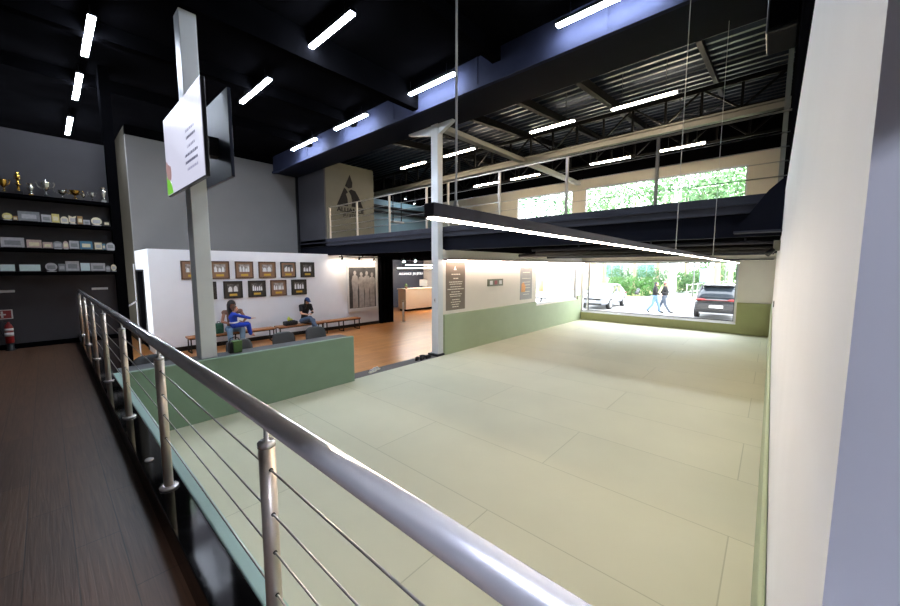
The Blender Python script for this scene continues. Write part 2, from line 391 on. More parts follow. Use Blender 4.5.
def text_on(name, body, size, pos, facing, mat, parent=None, extrude=0.004, width=None, spacing=1.0, bold=False):
    me = text_mesh(body, size, extrude, bold, spacing)
    if width:
        xs = [v.co.x for v in me.vertices]; k = width / (max(xs) - min(xs))
        for v in me.vertices: v.co.x *= k
    R = {'-y': Matrix(((1, 0, 0), (0, 0, -1), (0, 1, 0))), '-x': Matrix(((0, 0, -1), (-1, 0, 0), (0, 1, 0)))}[facing]
    off = Vector(pos) - (wloc(parent) if parent else Vector((0, 0, 0)))
    for v in me.vertices: v.co = R @ v.co + off
    return link(name, me, mat, parent)

# ------------------------------------------------------------------ the setting
H = 2.5
struct('floor_mats', MB().box(0.62, 17.4, -0.12, 6.95, -0.2, 0.0), 'mat')
struct('floor_reception', MB().prism([(0.62, 6.95), (12.75, 6.95), (12.75, 10.6), (18, 10.6), (18, 19), (0.62, 19)], 'z', -0.2, -0.02), 'wood_floor')
struct('floor_patio', MB().box(12.75, 17.6, 7.0, 10.6, -0.2, -0.01), 'pavement')
w = MB().box(12.75, 12.87, 7.1, 10.6, -0.1, 3.02); w.box(12.75, 17.5, 10.6, 10.72, -0.1, 3.02)
struct('wall_patio', w, 'cream_wall')
struct('trim_1', MB().box(4.41, 7.28, 6.9, 7.28, -0.05, 0.003), 'rubber')
struct('floor_walkway', MB().box(-3, 0.38, -5, 11.65, -0.2, 0.83), 'walk_floor')
curb = struct('trim_2', MB().box(0.38, 0.54, -1.5, 11.65, -0.2, 1.0), 'granite', bevel=0.006)
struct('trim_3', MB().box(0.54, 0.62, -0.4, 6.95, -0.1, 1.0), 'pad_teal', bevel=0.01)
# low padded wall beside the mats
struct('wall_low', MB().box(0.62, 4.39, 6.87, 7.3, -0.1, 0.99), 'ledge')
struct('trim_4', MB().box(0.62, 4.41, 6.77, 6.87, 0.0, 1.01), 'pad_low', bevel=0.012)
# columns
struct('column', MB().box(1.63, 1.86, 7.0, 7.3, 0.99, 6.45), 'white_paint', bevel=0.006)
cm = MB().box(7.28, 7.48, 6.95, 7.2, 0.0, 6.4)
cm.prism([(7.2, 6.1), (8.15, 6.32), (8.15, 6.4), (7.2, 6.4)], 'x', 7.32, 7.44)
cm.prism([(6.95, 6.1), (6.45, 6.32), (6.45, 6.4), (6.95, 6.4)], 'x', 7.32, 7.44)
col2 = struct('column', cm, 'white_paint', bevel=0.005)
struct('trim_5', MB().box(7.2, 7.5, 6.9, 7.28, 0.003, 0.06), 'black_metal')
# poster wall on the far side of the mats (with the side window)
w = MB(); X0, X1, Z0, Z1 = 12.9, 16.9, 1.03, 2.7
w.box(7.48, X0, 6.95, 7.1, -0.2, 3.02); w.box(X1, 17.4, 6.95, 7.1, -0.2, 3.02)
w.box(X0, X1, 6.95, 7.1, -0.2, Z0); w.box(X0, X1, 6.95, 7.1, Z1, 3.02)
struct('wall_posters', w, 'cream_wall')
p = MB().prism([(7.49, 0.0), (17.33, 0.0), (17.33, 1.17), (16.95, 1.17), (16.95, 1.0), (12.85, 1.0), (12.85, 1.17), (7.49, 1.17)], 'y', 6.89, 6.95)
struct('trim_6', p, 'pad')
# window wall
w = MB()
for (y0, y1, z0, z1) in ((-0.12, 0.95, -0.2, 3.1), (6.9, 7.1, -0.2, 3.1), (0.95, 6.9, -0.2, 0.40), (0.95, 6.9, 2.8, 3.1)):
    w.box(17.4, 17.6, y0, y1, z0, z1)
struct('wall_windows', w, 'cream_wall')
w = MB()
for (y0, y1, z0, z1) in ((-0.12, 18.2, 3.0, 4.5), (-0.12, 0.9, 4.5, 6.3), (6.92, 7.5, 4.5, 6.3), (10.65, 18.2, 4.5, 6.3), (-0.12, 18.2, 6.3, 6.68)):
    w.box(17.42, 17.6, y0, y1, z0, z1)
struct('wall_windows_upper', w, 'beige_wall')
struct('trim_7', MB().box(17.38, 17.6, -0.12, 18.2, 6.68, 8.6), 'black_wall')
pw = MB().prism([(-0.05, 0.0), (6.89, 0.0), (6.89, 0.36), (0.93, 0.36), (0.93, 1.2), (-0.05, 1.2)], 'x', 17.33, 17.4)
struct('trim_8', pw, 'pad_window')
# right wall by the camera
struct('wall_right', MB().box(0.55, 17.6, -0.42, -0.065, -0.2, 3.70), 'white_wall')
struct('wall_right_upper', MB().box(0.55, 17.6, -0.42, -0.065, 3.70, 8.6), 'black_wall')
struct('trim_9', MB().box(0.66, 17.33, -0.062, -0.036, 0.0, 1.2), 'pad', bevel=0.01)
# mezzanine slab, its steel edge
struct('floor_mezzanine', MB().box(7.62, 17.42, -0.12, 18.0, 3.02, 3.62), 'black_wall')
struct('trim_10', MB().box(7.56, 7.64, -0.12, 15.6, 3.0, 3.37), 'navy')
b = MB().box(7.5, 7.66, -0.12, 15.6, 3.37, 3.65); b.box(7.47, 7.5, -0.12, 15.6, 3.50, 3.53)
struct('trim_11', b, 'band', bevel=0.004)
struct('trim_12', MB().prism([(-0.06, 3.06), (0.46, 3.06), (0.46, 3.12), (0.12, 3.66), (-0.06, 3.84)], 'x', 7.28, 7.46), 'navy')
struct('trim_13', MB().box(7.22, 7.46, -0.11, 0.5, 3.04, 3.07), 'band')
# upper logo wall, black end wall
struct('wall_logo', MB().box(7.56, 9.85, 13.3, 13.42, 3.65, 6.72), 'olive_wall')
struct('wall_logo_side', MB().box(7.5, 7.56, 13.3, 15.65, 3.37, 6.72), 'char_wall')
struct('trim_14', MB().box(7.40, 7.5, 15.45, 15.6, 3.05, 6.75), 'black_metal')
# photo wall box and the walls beyond
w = MB().box(1.97, 10.0, 13.3, 13.45, -0.2, 3.05); w.box(1.97, 2.1, 13.45, 14.15, -0.2, 3.05); w.box(1.97, 2.1, 14.15, 15.5, 2.44, 3.05)
struct('wall_photos', w, 'white_wall')
struct('ceiling_box', MB().box(2.1, 7.5, 13.45, 15.5, 2.95, 3.04), 'white_wall')
struct('wall_grey', MB().box(1.97, 7.5, 15.5, 15.65, -0.2, 6.7), 'grey_wall')
struct('wall_olive', MB().box(1.97, 2.1, 15.65, 19.0, -0.2, 7.0), 'olive_dark')
struct('trim_18', MB().box(1.97, 7.5, 15.48, 15.65, 6.7, 7.0), 'black')
struct('baseboard_photos', MB().box(2.1, 10.0, 13.26, 13.3, -0.02, 0.11), 'black_metal')
struct('wall_dark_recess', MB().box(10.0, 10.72, 13.3, 13.42, -0.1, 3.02), 'black_wall')
struct('wall_reception', MB().box(10.0, 18.0, 18.0, 18.2, -0.2, 3.02), 'slate')
struct('wall_reception_side', MB().box(17.42, 17.6, 10.6, 18.2, -0.2, 3.0), 'cream_wall')
struct('wall_reception_far', MB().box(10.0, 10.12, 13.42, 18.0, -0.1, 3.02), 'black_wall')
struct('wall_mezzanine_back', MB().box(7.5, 17.5, 17.0, 17.15, 3.62, 6.4), 'teal_wall')
struct('wall_mezzanine_back_upper', MB().box(7.5, 17.5, 17.0, 17.15, 6.4, 8.6), 'black_wall')
struct('wall_trophies', MB().box(-3, 1.15, 11.65, 11.85, -0.2, 5.3), 'char_wall')
struct('trim_15', MB().box(1.1, 1.28, 11.5, 11.9, 0.0, 7.0), 'black_wall')
struct('baseboard_trophies', MB().box(-3, 1.1, 11.6, 11.65, 0.83, 0.93), 'black_wall')
struct('wall_far_dark', MB().box(-3, 7.6, 19.0, 19.2, -0.2, 7.0), 'black_wall')
struct('wall_left_dark', MB().box(-3.2, -3, -5, 19.2, -0.2, 7.0), 'char_wall')
# room behind the doorway in which the photographer stands
struct('wall_behind', MB().box(-3, 1.2, -5.2, -5, -0.2, 7.0), 'white_wall')
struct('wall_light_cutoff', MB().box(-3, 0.55, -0.52, -0.4, 2.9, 7.0), 'white_wall')  # unseen header, placed to cut off that lamp's light along the walkway floor
struct('wall_doorway_side', MB().box(0.55, 0.75, -5, -0.42, -0.2, 7.0), 'white_wall')
struct('ceiling_behind', MB().box(-3, 0.55, -5, -0.52, 3.8, 3.9), 'white_wall')
# ceilings and roof
struct('ceiling', MB().box(-3.2, 7.5, -0.52, 19.2, 7.0, 7.15), 'black')
deck = MB(); prof = []; x = 7.4; k = 0
def zr(x): return 7.1 + 0.09 * (x - 7.5)
while x < 17.5:
    for dx, dz in ((0, 0), (0.1, 0), (0.15, 0.09), (0.28, 0.09)): prof.append((x + dx, zr(x + dx) + dz))
    x += 0.35
vs = []; n = len(prof)
deck.add([(a, y, c) for y in (-0.3, 18.2) for a, c in prof] + [(a, y, c + 0.05) for y in (-0.3, 18.2) for a, c in prof],
         [(i, i + 1, n + i + 1, n + i) for i in range(n - 1)] + [(2 * n + i, 3 * n + i, 3 * n + i + 1, 2 * n + i + 1) for i in range(n - 1)])
struct('ceiling_roof_deck', deck, 'deck')
struct('ceiling_roof_cover', MB().prism([(7.3, 7.3), (17.7, 8.25), (17.7, 8.6), (7.3, 8.6)], 'y', -0.42, 18.2), 'black')
bm_ = MB().box(6.5, 7.45, -0.11, 15.5, 6.42, 7.0)
for y in (2.3, 5.0, 7.8, 10.2, 12.6): bm_.box(6.485, 6.5, y, y + 0.05, 6.34, 7.0)
bm_.box(6.45, 6.55, -0.11, 15.5, 6.34, 6.42)
struct('ceiling_beam', bm_, 'beam_face', label='large dark boxed beam carrying the ceiling above the mats')
fl = MB().box(6.55, 7.5, -0.11, 15.5, 6.36, 6.42); fl.box(7.5, 7.8, -0.1, 7.0, 6.4, 6.48)
struct('ceiling_beam_flange', fl, 'navy')
for y in (4.5, 6.95, 9.6, 12.3):
    z0 = 6.45 if y == 6.95 else 6.72
    struct('ceiling_joist', MB().box(-3, 6.5, y - 0.08, y + 0.12, z0, 7.0), 'black')
for y in (3.85, 5.5, 7.15, 8.8, 10.5):
    struct('roof_purlin', MB().bar((7.5, y, zr(7.5) - 0.14), (17.4, y, zr(17.4) - 0.14), 0.14, 0.22), 'truss')
struct('roof_purlin', MB().bar((9.3, 1.45, zr(9.3) - 0.07), (13.6, 1.45, zr(13.6) - 0.07), 0.1, 0.1), 'band')
for tx, zb in ((12.0, 6.52), (15.4, 6.75)):
    t = MB(); zt = zr(tx) - 0.3
    t.bar((tx, -0.1, zb), (tx, 17.0, zb), 0.08, 0.08); t.bar((tx, -0.1, zt), (tx, 17.0, zt), 0.1, 0.12)
    y = 0.0; i = 0
    while y < 16.9:
        t.bar((tx, y, zb), (tx, y, zt), 0.06, 0.06)
        a, c = ((y, zb), (y + 0.85, zt)) if i % 2 else ((y, zt), (y + 0.85, zb))
        t.bar((tx, a[0], a[1]), (tx, c[0], c[1]), 0.05, 0.05); y += 0.85; i += 1
    struct('roof_truss', t, 'truss')
b = MB().box(11.78, 11.98, -0.1, 16.9, 6.26, 6.30); b.box(11.78, 11.98, -0.1, 16.9, 6.42, 6.46); b.box(11.86, 11.90, -0.1, 16.9, 6.30, 6.42)
struct('roof_beam', b, 'cream_steel')
b = MB().bar((7.5, 7.03, 6.33), (16.9, 7.03, 6.42), 0.2, 0.14)
struct('roof_beam', b, 'cream_steel')
struct('column', MB().box(7.6, 7.66, -0.03, 0.03, 3.65, 6.9), 'cream_steel')
# rail trim along poster wall and window wall
t = MB().box(7.5, 17.34, 6.78, 6.95, 2.72, 2.75); t.box(17.36, 17.4, 0.0, 6.88, 2.80, 2.83)
struct('trim_16', t, 'band')

t = thing('wall_light', 'thin white light line under the grey rail along the poster wall', 'linear light', (12.4, 6.8, 2.71))
MB().box(7.52, 17.3, 6.79, 6.815, 2.71, 2.72).build('diffuser', 'led_wall', t)
# windows
def window(name, x0, x1, y0, y1, z0, z1, mull, dark=False, fw=0.06):
    r = bpy.data.objects.new(name, None); C.objects.link(r); r.location = ((x0 + x1) / 2, (y0 + y1) / 2, z0); r['kind'] = 'structure'
    f = MB()
    if abs(y1 - y0) > abs(x1 - x0):
        f.box(x0, x1, y0, y0 + fw, z0, z1); f.box(x0, x1, y1 - fw, y1, z0, z1)
        f.box(x0, x1, y0, y1, z0, z0 + fw); f.box(x0, x1, y0, y1, z1 - fw, z1)
        for m in mull: f.box(x0, x1, m - 0.03, m + 0.03, z0, z1)
        g = MB().box((x0 + x1) / 2 - 0.005, (x0 + x1) / 2 + 0.005, y0 + fw, y1 - fw, z0 + fw, z1 - fw)
    else:
        f.box(x0, x0 + fw, y0, y1, z0, z1); f.box(x1 - fw, x1, y0, y1, z0, z1)
        f.box(x0, x1, y0, y1, z0, z0 + fw); f.box(x0, x1, y0, y1, z1 - fw, z1)
        for m in mull: f.box(m - 0.03, m + 0.03, y0, y1, z0, z1)
        g = MB().box(x0 + fw, x1 - fw, (y0 + y1) / 2 - 0.005, (y0 + y1) / 2 + 0.005, z0 + fw, z1 - fw)
    f.build('window_frame', 'alu_dark' if dark else 'alu', r); g.build('window_glass', 'glass', r)
    return r
w1 = window('window_1', 17.42, 17.5, 0.95, 6.9, 0.40, 2.8, [6.62])
g = MB()
for y0, y1, z0, z1 in ((1.01, 1.03, .46, 2.74), (6.56, 6.59, .46, 2.74), (1.01, 6.59, .46, .49), (1.01, 6.59, 2.71, 2.74)): g.box(17.43, 17.47, y0, y1, z0, z1)
g.build('window_gasket', 'black_metal', w1)
window('window_2', 12.9, 16.9, 6.98, 7.06, 1.03, 2.7, [])
window('window_3', 17.44, 17.5, 0.9, 6.92, 4.5, 6.3, [])
window('window_4', 17.44, 17.5, 7.5, 10.65, 4.5, 6.3, [])
struct('trim_17', MB().box(17.30, 17.4, 0.93, 6.89, 0.36, 0.40), 'alu')
# glazed doorway in the end of the photo wall
d = bpy.data.objects.new('door_1', None); C.objects.link(d); d.location = (2.0, 14.8, 0); d['kind'] = 'structure'
f = MB().box(1.95, 2.12, 15.44, 15.5, 0, 2.44); f.box(1.95, 2.12, 14.15, 14.2, 0, 2.44); f.box(1.95, 2.12, 14.15, 15.5, 2.40, 2.44)
f.build('door_frame', 'black_metal', d)
MB().box(2.0, 2.03, 14.2, 15.44, 0.0, 2.40).build('door_leaf', 'black_wall', d)
struct('glass_partition', MB().box(1.50, 1.52, 12.15, 12.2, -0.1, 2.6), 'alu')
hr = MB().tube([(1.17, 11.95, 0.4), (1.18, 11.95, 1.42), (1.22, 11.95, 1.5), (1.3, 11.95, 1.54), (1.52, 12.16, 1.66)], 0.022)
tag(hr.build('handrail', 'polished'), 'short bent steel handrail at the steps right of the trophy wall', 'handrail')
fl_ = MB().prism([(10.02, 13.22), (10.1, 13.14), (10.2, 13.22), (10.3, 13.14), (10.4, 13.22), (10.5, 13.14), (10.6, 13.22), (10.72, 13.12), (10.72, 13.16), (10.6, 13.26), (10.02, 13.26)], 'z', -0.02, 2.9)
tag(fl_.build('folding_panel', 'black_wall'), 'tall black folding panel between the large group photograph and the reception opening', 'panel')

# ------------------------------------------------------------------ walkway railing
PY = [-0.5, 1.25, 3.0, 4.75, 6.5, 8.25, 9.95, 11.45]
r = thing('cable_railing', 'stainless steel railing with round handrail and cables along the raised walkway', 'railing', (0.46, 5.5, 1.0))
MB().cyl((0.46, -1.3, 2.0), (0.46, 11.55, 2.0), 0.033, 24).build('handrail', 'polished', r)
for y in PY:
    po = MB().cyl((0.46, y, 1.0), (0.46, y, 1.9), 0.027, 20); po.build('post', 'steel', r)
posts = [o for o in C.objects if o.parent == r and o.name.startswith('post')]
for o, y in zip(posts, PY):
    c = MB().lathe([(0.029, 1.895), (0.029, 1.91), (0.024, 1.915), (0.008, 1.916), (0.008, 1.972)], (0.46, y, 0)); c.build('post_cap', 'polished', o)
    fl_ = MB().lathe([(0.055, 1.0), (0.055, 1.012), (0.05, 1.016), (0.028, 1.018)], (0.46, y, 0)); fl_.build('base_flange', 'polished', o)
    for z in (1.36, 1.52, 1.66, 1.82): MB().cyl((0.46, y - 0.03, z), (0.46, y + 0.03, z), 0.007, 8).build('cable_grommet', 'black_metal', o)
for z in (1.36, 1.52, 1.66, 1.82):
    MB().cyl((0.46, -1.3, z), (0.46, 11.55, z), 0.0035, 8).build('cable', 'cable', r)
cp = MB().lathe([(0.03, 1.0), (0.03, 1.008), (0.024, 1.012)], (0.435, 3.55, 0))
tag(cp.build('metal_cap', 'polished'), 'round flat metal cap set on the black granite kerb', 'cap')

# mezzanine railing
r = thing('mezzanine_railing', 'thin steel post and cable railing along the mezzanine edge', 'railing', (7.6, 6.0, 3.65))
MY = [1.7, 3.42, 5.15, 6.85, 7.7, 9.42, 11.25, 13.1]
for y in MY: MB().box(7.57, 7.62, y - 0.025, y + 0.025, 3.65, 4.84).build('post', 'steel', r)
MB().box(7.575, 7.615, -0.06, 13.15, 4.845, 4.865).build('top_rail', 'steel', r)
for z in (3.9, 4.12, 4.33, 4.54): MB().cyl((7.595, -0.1, z), (7.595, 13.15, z), 0.007, 6).build('cable', 'cable', r)

# ------------------------------------------------------------------ lamps
def batten(x, y0, y1, z, tube, label, group, zc):
    t = thing('batten_light', label, 'ceiling light', (x, (y0 + y1) / 2, z), group)
    h = MB().box(x - 0.055, x + 0.055, y0, y1, z, z + 0.05)
    for y in (y0 + 0.25, y1 - 0.25): h.cyl((x, y, z + 0.05), (x, y, zc + (0.02 if zc == 7.0 or zc == 3.8 else 0.1)), 0.008, 6)
    h.build('housing', 'fixture', t)
    MB().box(x - 0.05, x + 0.05, y0 + 0.01, y1 - 0.01, z - 0.035, z).build('diffuser', tube, t, bevel=0.012)
    return t
cold = [(6.2, 11.4, 13.1, 'cold white batten light beside the boxed beam, farthest of that row, near the logo wall'),
        (6.2, 8.6, 10.25, 'cold white batten light beside the boxed beam, second from the logo wall'),
        (6.23, 5.42, 7.1, 'cold white batten light beside the boxed beam, just left of the long hanging cord'),
        (6.27, 1.45, 3.1, 'cold white batten light beside the boxed beam, cut by the upper edge of the photo'),
        (3.65, 8.65, 10.4, 'cold white batten light on the black ceiling to the right of the hung screens'),
        (3.7, 5.45, 7.17, 'large cold white batten light in the middle of the black ceiling, by itself'),
        (0.83, 8.8, 10.5, 'cold white batten light above the walkway, nearest of the three in line'),
        (0.81, 11.55, 13.3, 'cold white batten light above the walkway, middle of the three in line'),
        (0.78, 15.0, 16.9, 'cold white batten light above the walkway, farthest of the three in line')]
for x, y0, y1, lb in cold: batten(x, y0, y1, 6.72, 'tube_cold', lb, 'cold batten lights under the black ceiling', 7.0)
warm = [(10.1, 4.38, 5.76, 'warm batten light under the roof deck, just right of the cream beam crossing'),
        (10.1, 1.92, 3.4, 'warm batten light under the metal roof deck, largest and nearest the right wall'),
        (10.1, 10.29, 11.73, 'warm batten light in the dark roof left of the white column, farthest left'),
        (10.1, 7.9, 9.3, 'warm batten light in the dark roof seen just behind the white column'),
        (12.4, 2.02, 3.38, 'warm batten light close along the cream roof beam towards the right'),
        (12.4, 8.0, 9.4, 'warm batten light low behind the white column beside the cream roof beam'),
        (14.7, 1.91, 3.23, 'warm batten light at the back above the upper windows, rightmost of its row'),
        (14.7, 4.19, 5.67, 'warm batten light at the back above the upper windows, second from the right'),
        (14.7, 7.88, 9.35, 'warm batten light at the back above the upper windows, third from the right'),
        (14.7, 9.97, 11.48, 'warm batten light at the back above the upper windows, leftmost of its row')]
for x, y0, y1, lb in warm: batten(x, y0, y1, 6.6, 'tube_warm', lb, 'warm batten lights under the roof deck', zr(x))
bt = batten(0.3, -1.82, -1.38, 3.6, 'tube_side', 'unseen batten light added behind the doorway to brighten the near walkway floor', None, 3.8)  # unseen lamp, added to throw the bright patch on the near walkway
bt.rotation_euler = (0, 0, PI / 2)

CA, CB = 4.35, 7.43
t = thing('linear_pendant', 'very long dark linear pendant with a glowing warm underside hung across the mats', 'pendant light', (7, 0.76, 2.643))
MB().box(0.76, 13.6, 0.741, 0.781, 2.649, 2.689).build('housing', 'pend', t)
MB().box(0.764, 13.596, 0.752, 0.771, 2.644, 2.649).build('diffuser', 'led', t)
MB().tube([(0.88, 0.761, 2.689), (0.88, 0.761, 2.72), (0.882, 0.761, 2.85), (0.88, 0.761, 7.01)], 0.0036, 8).build('cord', 'cable_w', t)
for x in (CA, CB): MB().cyl((x, 0.761, 2.689), (x, 0.761, 7.01 if x < 6.4 else 6.37), 0.004, 8).build('cord', 'cable_w', t)
for x in (0.88, CA, CB): MB().cone((x, 0.761, 2.689), (x, 0.761, 2.712), 0.012, 0.005, 10).build('cord_grip', 'cable', t)

# spot heads
def spot(p, top, label, group, d=(0, -0.6, -0.8), lens='spot', rr=0.055):
    t = thing('spotlight', label, 'spotlight', p, group)
    p = Vector(p); d = Vector(d).normalized()
    MB().cyl(p - d * 0.1, p + d * 0.06, rr, 14).build('lamp_body', 'fixture', t)
    MB().cyl(p + d * 0.06, p + d * 0.07, rr * 0.9, 14).build('lens', lens, t)
    MB().cyl(p - d * 0.06, (p.x, p.y, top), 0.012, 8).build('stem', 'fixture', t)
spot((11.79, 13.6, 2.86), 3.02, 'left bright spotlight under the mezzanine before the reception sign', 'reception spotlights')
spot((12.55, 13.6, 2.9), 3.02, 'right bright spotlight under the mezzanine before the reception sign', 'reception spotlights')
spot((14.1, 16.0, 6.5), 7.4, 'left round spotlight above the blue-grey mezzanine wall', 'mezzanine spotlights', (0, 0.5, -0.8))
spot((14.8, 16.0, 6.35), 7.4, 'right round spotlight above the blue-grey mezzanine wall', 'mezzanine spotlights', (0, 0.5, -0.8))
for k, (x0, x1, y, z) in enumerate(((13.0, 16.2, 14.8, 2.66), (13.6, 16.8, 16.2, 2.5))):
    t = thing('linear_light', ['thin horizontal light line across the reception ceiling, upper one', 'thin horizontal light line across the reception, lower one'][k], 'linear light', ((x0 + x1) / 2, y, z))
    MB().box(x0, x1, y - 0.015, y + 0.015, z, z + 0.02).build('housing', 'fixture', t)
    MB().box(x0, x1, y - 0.012, y + 0.012, z - 0.008, z).build('diffuser', 'led_rec', t)
    s_ = MB()
    for x in (x0 + 0.3, x1 - 0.3): s_.cyl((x, y, z + 0.03), (x, y, 3.02), 0.004, 6)
    s_.build('wire', 'cable', t)
t = MB().box(7.9, 9.95, 13.0, 13.04, 2.93, 2.97)
for x in (8.0, 9.0, 9.8): t.box(x, x + 0.04, 13.0, 13.04, 2.97, 3.03)
tag(t.build('light_track', 'black_metal'), 'thin black lighting track under the mezzanine above the large group photograph', 'track')
for k, x in enumerate((7.95, 8.75, 9.5)):
    spot((x, 12.9, 2.84), 3.02, ['small black spotlight on the track, farthest left above the photo wall', 'small black spotlight on the track, directly above the large group photograph', 'small black spotlight on the track, next to the black folding panel'][k], 'track spotlights', (0, 0.35, -0.95), 'spot_wall', 0.035)
# pipes under and on the mezzanine
for y0, y1, x, z, rr, m, lb in ((0.0, 4.6, 8.3, 2.95, 0.035, 'band', 'thin grey pipe under the mezzanine nearest its edge'),
                            (-0.05, 5.2, 9.6, 2.93, 0.05, 'black_metal', 'black pipe under the mezzanine behind the grey pipe'),
                            (0.0, 6.6, 11.0, 2.92, 0.06, 'black_metal', 'thicker black pipe under the middle of the mezzanine'),
                            (0.0, 6.8, 13.5, 2.93, 0.06, 'band', 'grey pipe under the mezzanine towards the window')):
    q = MB().cyl((x, y0, z), (x, y1, z), rr, 12); y = y0 + 0.4
    while y < y1: q.box(x - 0.015, x + 0.015, y - 0.015, y + 0.015, z, 3.02); y += 1.5
    tag(q.build('ceiling_pipe', m), lb, 'pipe', 'pipes under the mezzanine')
for k, (z, y) in enumerate(((5.98, 16.85), (5.72, 16.85))):
    q = MB().cyl((7.6, y, z), (17.4, y, z), 0.085, 12)
    for x in (9, 11, 13, 15, 17): q.box(x - 0.02, x + 0.02, y, 17.0, z - 0.02, z + 0.02)
    tag(q.build('wall_pipe', 'black_metal'), ['upper black pipe along the blue-grey mezzanine wall', 'lower black pipe along the blue-grey mezzanine wall'][k], 'pipe')
t = thing('hanging_lamp', 'small flat lamp on two rods before the blue-grey mezzanine wall', 'lamp', (13.5, 16.0, 5.05))
MB().box(13.05, 13.85, 15.85, 16.1, 5.02, 5.12).build('lamp_shade', 'label_w', t, bevel=0.02)
for x in (13.15, 13.75): MB().cyl((x, 16.0, 5.12), (x, 16.0, 7.5), 0.025, 8).build('rod', 'fixture', t)
t = thing('emergency_light', 'small white emergency light with two black lamps under the mezzanine by the right wall', 'emergency light', (8.0, 0.0, 2.78))
MB().box(7.92, 8.08, -0.064, 0.02, 2.78, 2.95).build('housing', 'cream_steel', t, bevel=0.015)
for x in (7.93, 8.07): MB().cyl((x, 0.02, 2.8), (x - 0.05, 0.09, 2.72), 0.04, 12).build('lamp_head', 'black_plastic', t)
t = thing('loudspeaker', 'black box loudspeaker high in the corner above the right wall', 'loudspeaker', (5.05, 0.06, 4.75))
MB().box(4.8, 5.3, -0.04, 0.2, 4.75, 5.5).build('cabinet', 'black_plastic', t, bevel=0.02)
MB().box(4.78, 4.8, -0.02, 0.18, 4.78, 5.47).build('grille', 'truss', t)
MB().bar((5.05, 0.0, 5.5), (5.05, -0.063, 5.7), 0.1, 0.03).build('bracket', 'black_metal', t)

# ------------------------------------------------------------------ screens on the left column
t = thing('television', 'large lit television with pale slide on the walkway side of the left column', 'television', (1.5, 6.7, 3.7))
MB().box(1.49, 1.54, 5.6, 7.75, 3.70, 4.95).build('bezel', 'black_plastic', t, bevel=0.006)
sc_ = MB().box(1.483, 1.49, 5.62, 7.73, 3.72, 4.93).build('screen', 'screen_w', t)
MB().box(1.54, 1.63, 6.95, 7.25, 4.2, 4.5).build('bracket', 'black_metal', t)
q = MB()
q.prism([(7.73, 3.72), (7.35, 3.72), (7.42, 3.86), (7.55, 3.95), (7.73, 4.02)], 'x', 1.479, 1.483); q.build('picture_lawn', 'screen_g', sc_)
q = MB()
for (y, z, a, b_) in ((7.6, 4.08, 0.09, 0.13), (7.48, 4.05, 0.08, 0.12), (7.67, 4.16, 0.05, 0.1)): q.prism([(y + a * math.cos(i * PI / 6), z + b_ * math.sin(i * PI / 6)) for i in range(12)], 'x', 1.477, 1.483)
q.build('picture_people', 'screen_p', sc_)
for i, (z, y0, y1, m) in enumerate(((4.43, 6.0, 6.42, 1), (4.33, 5.96, 6.4, 0), (4.21, 6.0, 6.42, 1), (4.1, 5.88, 6.5, 0), (4.0, 5.9, 6.5, 0), (3.9, 5.9, 6.42, 1))):
    q = MB(); y = y0
    while y < y1 - 0.03:
        l = random.uniform(0.05, 0.13); q.box(1.479, 1.483, y, min(y + l, y1), z, z + 0.035); y += l + 0.02
    q.build('text_line', 'screen_t2' if m else 'screen_t', sc_)
t = thing('television', 'black back of the second television on the mat side of the left column', 'television', (2.1, 7.5, 3.95))
MB().box(2.08, 2.13, 6.5, 8.5, 3.95, 5.3).build('bezel', 'tv_back', t, bevel=0.006)
MB().box(2.13, 2.136, 6.53, 8.47, 3.98, 5.27).build('screen', 'black_plastic', t)
MB().box(1.85, 2.08, 7.02, 7.25, 4.35, 4.65).build('bracket', 'black_metal', t)

